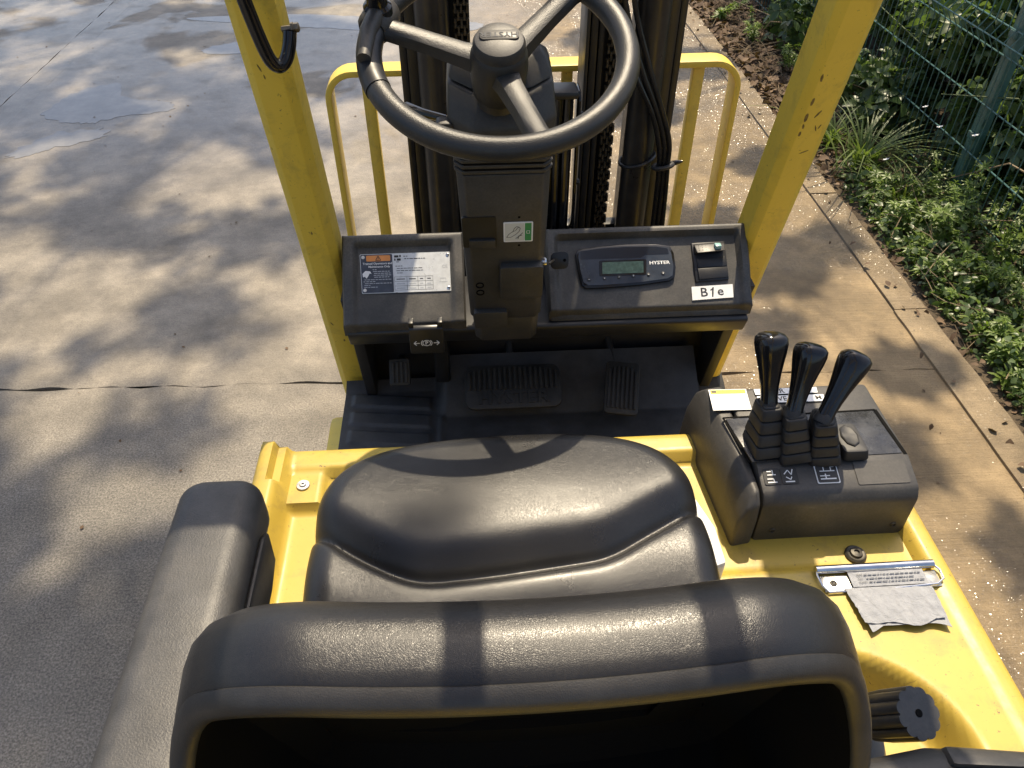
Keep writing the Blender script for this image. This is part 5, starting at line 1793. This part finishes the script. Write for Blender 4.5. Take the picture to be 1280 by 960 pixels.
# right side of the seat: adjuster knob, cover and belt guide
b = MB(); b.lathe((0.385, 0.375, 0.78), (0, 0, 1), [(0.080, 0), (0.078, 0.05), (0.070, 0.070), (0.050, 0.082), (0.02, 0.086), (0.001, 0.0865)], 40); b.build('suspension_cover', M['grey_cover'], seat)
KO = Vector((0.438, 0.362, 0.906)); KA = Vector((0.264, -0.368, 0.886)).normalized()
ka_ = KA.cross(Vector((0, 0, 1))).normalized(); kb_ = KA.cross(ka_)
rg = []
for h_, s_ in ((-0.02, 0.92), (0.006, 1.0), (0.0475, 1.0), (0.050, 0.985)):
    ring = []
    for k in range(120):
        a = 2 * math.pi * k / 120
        fl = abs(math.sin(a * 5.5)) ** 0.4
        r_ = 0.0275 * s_ * (0.83 + 0.17 * fl)
        ring.append(KO + KA * h_ + (ka_ * math.cos(a) + kb_ * math.sin(a)) * r_)
    rg.append(ring)
b = MB(); b.rings(rg); knob = b.build('adjuster_knob', M['grey_knob'], seat, angle=30)
b = MB(); b.lathe(KO + KA * 0.0496, KA, [(0.0042, 0), (0.0042, 0.0011), (0.001, 0.0011)], 18); b.build('knob_hole', M['void_black'], knob)
b = MB()
ctr = [(0.22, 0.236, 0.930), (0.30, 0.250, 0.934), (0.37, 0.262, 0.936), (0.44, 0.268, 0.934), (0.52, 0.262, 0.926), (0.60, 0.246, 0.916), (0.70, 0.215, 0.905)]
rad_ = [(0.036, 0.030), (0.038, 0.031), (0.040, 0.032), (0.043, 0.033), (0.045, 0.032), (0.042, 0.030), (0.038, 0.028)]
rg = []
for c, (ry_, rz_) in zip(ctr, rad_):
    rg.append([(c[0], c[1] + ry_ * math.copysign(abs(math.cos(a)) ** 0.75, math.cos(a)), c[2] + rz_ * math.copysign(abs(math.sin(a)) ** 0.75, math.sin(a))) for a in [2 * math.pi * k / 28 for k in range(28)]])
b.rings(rg); b.build('belt_guide', M['shell_plastic'], seat, angle=60)
b = MB(); b.hexa([(0.445, 0.286, 0.940), (0.56, 0.288, 0.935), (0.56, 0.308, 0.925), (0.452, 0.311, 0.93)], [(0.450, 0.282, 0.974), (0.552, 0.276, 0.962), (0.575, 0.294, 0.948), (0.456, 0.306, 0.962)]); b.build('belt_guide_cap', M['grey_knob'], seat, bevel=0.006)

# ---- lever console
cons = empty('lever_console', (0.48, 0.76, 0.81), truck)
b = MB()
yz = [(0.876, 0.815), (0.868, 0.935), (0.852, 0.953), (0.700, 0.955), (0.655, 0.940), (0.646, 0.925), (0.643, 0.816)]
b.prism_x(yz, 0.383, 0.603); b.build('housing', M['console_plastic'], cons, bevel=0.0045, seg=2)
b = MB()
b.rings([[(0.330, 0.878, 0.815), (0.380, 0.880, 0.815), (0.380, 0.640, 0.815), (0.348, 0.634, 0.815)], [(0.333, 0.872, 0.90), (0.380, 0.876, 0.90), (0.380, 0.640, 0.90), (0.350, 0.636, 0.90)],
         [(0.340, 0.866, 0.938), (0.380, 0.872, 0.940), (0.380, 0.644, 0.930), (0.360, 0.640, 0.926)], [(0.352, 0.856, 0.9545), (0.380, 0.858, 0.9555), (0.380, 0.660, 0.944), (0.370, 0.654, 0.940)]])
b.build('side_cover', M['console_plastic'], cons, bevel=0.006, seg=3)
b = MB(); b.prism([(0.364, 0.786), (0.588, 0.790), (0.594, 0.704), (0.378, 0.700)], (0, 0, 0.953), (1, 0, 0), (0, 1, 0), (0, 0, 1), 0.0034); b.build('lever_plate', M['gloss_scuffed'], cons, bevel=0.001)
for args in (((0.361, 0.789), (0.592, 0.7925), 0.003), ((0.592, 0.7925), (0.598, 0.702), 0.005), ((0.361, 0.789), (0.376, 0.700), 0.003)):
    (xa, ya), (xb, yb), w_ = args
    d_ = Vector((xb - xa, yb - ya, 0)).normalized(); n_ = Vector((-d_.y, d_.x, 0)) * w_ / 2
    A, B_ = Vector((xa, ya, 0.9551)), Vector((xb, yb, 0.9551))
    b = MB(); b.hexa([A - n_, B_ - n_, B_ + n_, A + n_], [p + Vector((0, 0, 0.0006)) for p in (A - n_, B_ - n_, B_ + n_, A + n_)]); b.build('plate_gap', M['void_black'], cons, smooth=False)
for xx, zz_ in ((0.408, 0.872), (0.583, 0.872)):
    b = MB(); b.lathe((xx, 0.6455, zz_), (0, -1, 0.03), [(0.0050, 0), (0.0048, 0.0018), (0.003, 0.0028), (0.0024, 0.001)], 16); b.build('screw', M['bolt_dark'], cons)


def cons_sheet(name, poly, mat, z0=0.9552, t=0.0006, parent=None):
    b_ = MB(); b_.prism(poly, (0, 0, z0), (1, 0, 0), (0, 1, 0), (0, 0, 1), t)
    return b_.build(name, M[mat], parent or cons, smooth=False)


stk = cons_sheet('instruction_sticker', [(0.3505, 0.805), (0.408, 0.8035), (0.4125, 0.849), (0.3545, 0.8505)], 'label_white', 0.9556)
cons_sheet('sticker_header', [(0.3560, 0.8405), (0.4095, 0.8390), (0.4105, 0.8475), (0.3565, 0.849)], 'sticker_yellow', 0.9562, 0.0004, stk)
cons_sheet('header_mark', [(0.3575, 0.8425), (0.3650, 0.8425), (0.3655, 0.8470), (0.3580, 0.847)], 'black_print', 0.9566, 0.0003, stk)
for k in range(6):
    y0 = 0.8345 - k * 0.0046
    cons_sheet('print_line', [(0.3590 + 0.004 * (k % 2), y0), (0.4020 - 0.006 * ((k * 2) % 3), y0 - 0.0008), (0.4020 - 0.006 * ((k * 2) % 3), y0 + 0.0008), (0.3590 + 0.004 * (k % 2), y0 + 0.0016)], 'grey_print', 0.9562, 0.0003, stk)
tape1 = cons_sheet('tape_label', [(0.4235, 0.835), (0.520, 0.8345), (0.522, 0.8465), (0.4245, 0.8475)], 'label_white', 0.9556)
tape2 = cons_sheet('tape_label', [(0.4235, 0.8165), (0.525, 0.8155), (0.527, 0.8300), (0.4245, 0.8315)], 'label_white', 0.9556)
for body, x, y, par in (('ER', 0.4625, 0.8408, tape1), ('T', 0.487, 0.8405, tape1), ('VE', 0.4615, 0.8235, tape2), ('M', 0.517, 0.8228, tape2)):
    text('lettering', body, M['black_print'], par, (x, y, 0.9564), (1, -0.02, 0), (0.05, 1, 0), 0.0135, bold=0.0002)
# symbol plates on the sloping edge
SL0 = Vector((0.0, 0.6555, 0.9405)); SLU = Vector((0, 0.045, 0.015)).normalized(); SLN = Vector((1, 0, 0)).cross(SLU)
def sl(x, s, h=0.0006): return SL0 + Vector((x, 0, 0)) + SLU * s + SLN * h
def slsheet(name, x0, x1, s0, s1, mat, h, par=None):
    b_ = MB(); b_.prism(rrect(x1 - x0, s1 - s0, 0.002, 3, (x0 + x1) / 2, (s0 + s1) / 2), SL0 + SLN * h, (1, 0, 0), SLU, SLN, 0.0005)
    return b_.build(name, M[mat], par or cons, smooth=False)
def slmark(pts, w_, par):
    b_ = MB()
    for (x0, s0), (x1, s1) in zip(pts[:-1], pts[1:]):
        d_ = Vector((x1 - x0, s1 - s0)).normalized(); n_ = Vector((-d_.y, d_.x)) * w_ / 2
        b_.add([sl(x0 + n_.x, s0 + n_.y, 0.0021), sl(x0 - n_.x, s0 - n_.y, 0.0021), sl(x1 - n_.x, s1 - n_.y, 0.0021), sl(x1 + n_.x, s1 + n_.y, 0.0021)], [(0, 1, 2, 3)])
    return b_.build('symbol_mark', M['white_print'], par, smooth=False)
for x0 in (0.389, 0.4135):
    p = slsheet('symbol_plate', x0, x0 + 0.023, 0.012, 0.036, 'black_print', 0.0006)
    q = x0 + 0.004
    if x0 < 0.4:
        slmark([(q, 0.015), (q + 0.013, 0.015)], 0.0018, p); slmark([(q, 0.020), (q + 0.009, 0.020), (q + 0.009, 0.015)], 0.0014, p); slmark([(q + 0.009, 0.026), (q + 0.009, 0.033)], 0.0014, p); slmark([(q + 0.001, 0.026), (q + 0.013, 0.026)], 0.0014, p); slmark([(q + 0.001, 0.031), (q + 0.007, 0.031)], 0.0014, p)
    else:
        slmark([(q, 0.015), (q + 0.013, 0.015)], 0.0018, p); slmark([(q + 0.002, 0.022), (q + 0.008, 0.018), (q + 0.010, 0.022)], 0.0014, p); slmark([(q, 0.026), (q + 0.006, 0.032), (q + 0.010, 0.025), (q + 0.013, 0.033)], 0.0014, p)
p = slsheet('symbol_plate', 0.462, 0.494, 0.010, 0.038, 'white_print', 0.0006)
slsheet('symbol_field', 0.4635, 0.4925, 0.0115, 0.0365, 'black_print', 0.0011, p)
slmark([(0.467, 0.0165), (0.489, 0.0165)], 0.0018, p); slmark([(0.467, 0.021), (0.481, 0.021)], 0.0014, p); slmark([(0.475, 0.0165), (0.475, 0.024)], 0.0018, p); slmark([(0.468, 0.028), (0.489, 0.028)], 0.0014, p); slmark([(0.474, 0.028), (0.474, 0.034)], 0.0014, p); slmark([(0.484, 0.028), (0.484, 0.034), (0.489, 0.034)], 0.0014, p)
slsheet('strip_cover', 0.5185, 0.5915, 0.006, 0.0405, 'console_plastic', 0.0003)

def sq_ring(c, hx, hy, r, up_, side):
    up_ = Vector(up_).normalized(); ex = Vector(side); ex = (ex - up_ * ex.dot(up_)).normalized(); ey = up_.cross(ex)
    return [Vector(c) + ex * a + ey * b2 for a, b2 in rrect(2 * hx, 2 * hy, r, 4)]


def lever(base, mid, top, side, name='hydraulic_lever'):
    base, mid, top = Vector(base), Vector(mid), Vector(top)
    root = empty(name, base, cons)
    # bellows boot: four square tiers
    tiers = 4
    for k in range(tiers):
        t0, t1 = k / tiers, (k + 0.86) / tiers
        p0, p1 = base.lerp(mid, t0), base.lerp(mid, t1)
        s0 = 0.0225 - 0.0060 * t0 - 0.0006 * k
        h0 = 0.0300 - 0.0125 * t0
        b_ = MB(); b_.rings([sq_ring(p0, s0, h0, 0.006, mid - base, side), sq_ring(p1, s0 - 0.0022, h0 - 0.003, 0.006, mid - base, side)])
        b_.rings([sq_ring(p1, s0 - 0.0042, h0 - 0.005, 0.005, mid - base, side), sq_ring(base.lerp(mid, (k + 1.02) / tiers), s0 - 0.0060, h0 - 0.007, 0.005, mid - base, side)])
        b_.build('boot_tier', M['boot_rubber'], root, bevel=0.0034, seg=3)
    ax = (top - mid).normalized(); L = (top - mid).length
    rg_ = []
    prof = [(0.0, 0.0098), (0.10, 0.0096), (0.25, 0.0104), (0.42, 0.0122), (0.58, 0.0146), (0.72, 0.0170), (0.84, 0.0184), (0.92, 0.0178), (0.97, 0.0140), (0.995, 0.0085), (1.0, 0.002)]
    ex = Vector(side); ex = (ex - ax * ex.dot(ax)).normalized(); ey = ax.cross(ex)
    for t, r in prof:
        r *= 1.10
        pr_ = 0.66
        rg_.append([mid + ax * L * t + ex * r * math.copysign(abs(math.cos(a)) ** pr_, math.cos(a)) + ey * r * 1.05 * math.copysign(abs(math.sin(a)) ** pr_, math.sin(a)) for a in [2 * math.pi * k / 28 for k in range(28)]])
    b_ = MB(); b_.rings(rg_); b_.build('lever_knob', M['gloss_black'], root, angle=70)
    b_ = MB(); b_.lathe(mid - ax * 0.010, ax, [(0.0125, 0), (0.013, 0.006), (0.0115, 0.013), (0.0100, 0.014)], 18); b_.build('collar', M['boot_rubber'], root)


lever((0.402, 0.728, 0.956), (0.398, 0.742, 1.030), (0.3955, 0.785, 1.118), (1, 0.05, 0))
lever((0.439, 0.720, 0.956), (0.4265, 0.7235, 1.030), (0.4480, 0.768, 1.110), (1, -0.02, 0))
lever((0.482, 0.716, 0.956), (0.4640, 0.7100, 1.030), (0.5090, 0.757, 1.100), (1, -0.15, 0))
b = MB(); b.rings([sq_ring((0.523, 0.722, 0.956), 0.019, 0.030, 0.006, (0, 0, 1), (1, 0, 0)), sq_ring((0.520, 0.722, 0.974), 0.0175, 0.028, 0.006, (0, 0, 1), (1, 0, 0))]); bb = b.build('blank_boot', M['boot_rubber'], cons, bevel=0.003)
b = MB(); b.lathe((0.520, 0.724, 0.9738), (0, 0, 1), [(0.0165, 0), (0.0165, 0.002), (0.015, 0.003), (0.0135, 0.0022), (0.002, 0.0022)], 8, sx=0.75, sy=1.25, ref=(0, 1, 0)); b.build('boot_cap', M['boot_rubber'], bb)

# the whole console is a size larger and sits lower: scaled about the camera
c_old, c_new, c_k = Vector((0.48, 0.76, 0.956)), Vector((0.5016, 0.7942, 0.9203)), 1.045
def scale_from_cam(o):
    if o.type == 'MESH':
        o.data.transform(Matrix.Translation(c_new) @ Matrix.Diagonal((c_k, c_k, c_k, 1)) @ Matrix.Translation(-c_old))
    for ch_ in o.children: scale_from_cam(ch_)
scale_from_cam(cons)

# ---- document clip on the hood, and the folded paper it holds
clip = empty('document_clip', (0.55, 0.58, 0.829), truck)
b = MB(); b.box2((0.468, 0.567, 0.8290), (0.634, 0.593, 0.8308)); b.build('base_plate', M['zinc'], clip, bevel=0.0006)
b = MB(); b.tube([(0.464, 0.600, 0.8355), (0.633, 0.6005, 0.8355)], 0.0062, 16); b.build('spring_tube', M['chrome'], clip)
b = MB(); b.tube([(0.466, 0.600, 0.836), (0.4635, 0.592, 0.8345), (0.466, 0.575, 0.8325), (0.472, 0.5655, 0.832), (0.55, 0.566, 0.832), (0.625, 0.568, 0.8355), (0.637, 0.576, 0.836), (0.638, 0.590, 0.836), (0.632, 0.600, 0.836)], 0.0016, 8); b.build('wire_bail', M['chrome'], clip)
b = MB(); b.lathe((0.4835, 0.580, 0.8306), (0, 0, 1), [(0.0052, 0), (0.0050, 0.0014), (0.003, 0.0022), (0.001, 0.001)], 18); b.build('rivet', M['bolt_dark'], clip)

pap = empty('folded_paper', (0.55, 0.55, 0.833))
tag(pap, 'crumpled grey folded paper held in the chrome clip on the yellow hood', 'paper')
pw = [wob(k) for k in range(60, 64)]
def sheet(x0, x1, y0, y1, z, amp, seed, nm, ragged=0.0):
    w1, w2, w3 = wob(seed), wob(seed + 1), wob(seed + 2)
    w4 = lambda t: math.sin(5.1 * t + seed) * 0.7 + math.sin(11.0 * t + 2 * seed) * 0.45
    def f(u, v):
        x = x0 + (x1 - x0) * u + 0.006 * (v - 1) * (0.5 - u) * -2; y = y0 + (y1 - y0) * v
        if v == 0: y += ragged * w4(u)
        k = 1 - sstep(0.88, 1.0, v)
        return (x + 0.0010 * w3(v * 2), y, z + k * (amp * abs(w1(u * 0.9 + v * 0.15)) + amp * 0.6 * w2(v * 0.7 + u * 0.3) + 0.004 * (1 - v)) + 0.0006 * k)
    b_ = MB(); b_.grid(46, 26, f)
    n0 = len(b_.v)
    b_.v += [(p[0], p[1], p[2] - 0.0005) for p in b_.v[:n0]]
    b_.f += [tuple(n0 + i for i in reversed(ff)) for ff in b_.f[:]]
    return b_.build(nm, M['paper'], pap, angle=80)
sheet(0.494, 0.615, 0.512, 0.570, 0.8335, 0.0022, 71, 'paper_flap', 0.006)
sheet(0.498, 0.618, 0.507, 0.565, 0.8318, 0.0010, 81, 'paper_under_flap', 0.007)
b = MB(); b.grid(30, 6, lambda u, v: (0.507 + 0.107 * u, 0.570 + 0.024 * v, 0.8345 + 0.0014 * abs(pw[0](u * 1.3)) + 0.0006 * v)); b.build('paper_top', M['paper'], pap, angle=80)
pr = random.Random(12)
for row, (body, yy_) in enumerate((('DM', 0.5872), ('On', 0.5815), ('Farm', 0.5760))):
    text('lettering', body, M['black_print'], pap, (0.5175, yy_, 0.8368), (1, 0.02, 0), (0, 1, 0.03), 0.0052, 'LEFT')
    x = 0.5275 + 0.002 * row
    b = MB()
    while x < 0.604 - 0.012 * (row == 1):
        e = x + pr.uniform(0.002, 0.0075)
        b.add([(x, yy_ - 0.0009, 0.8368), (e, yy_ - 0.0009, 0.8368), (e, yy_ + 0.0009, 0.8368), (x, yy_ + 0.0009, 0.8368)], [(0, 1, 2, 3)])
        x = e + 0.0013
    o = b.build('print_line', M['plate_dark'], pap, smooth=False); o['kind'] = 'stuff'
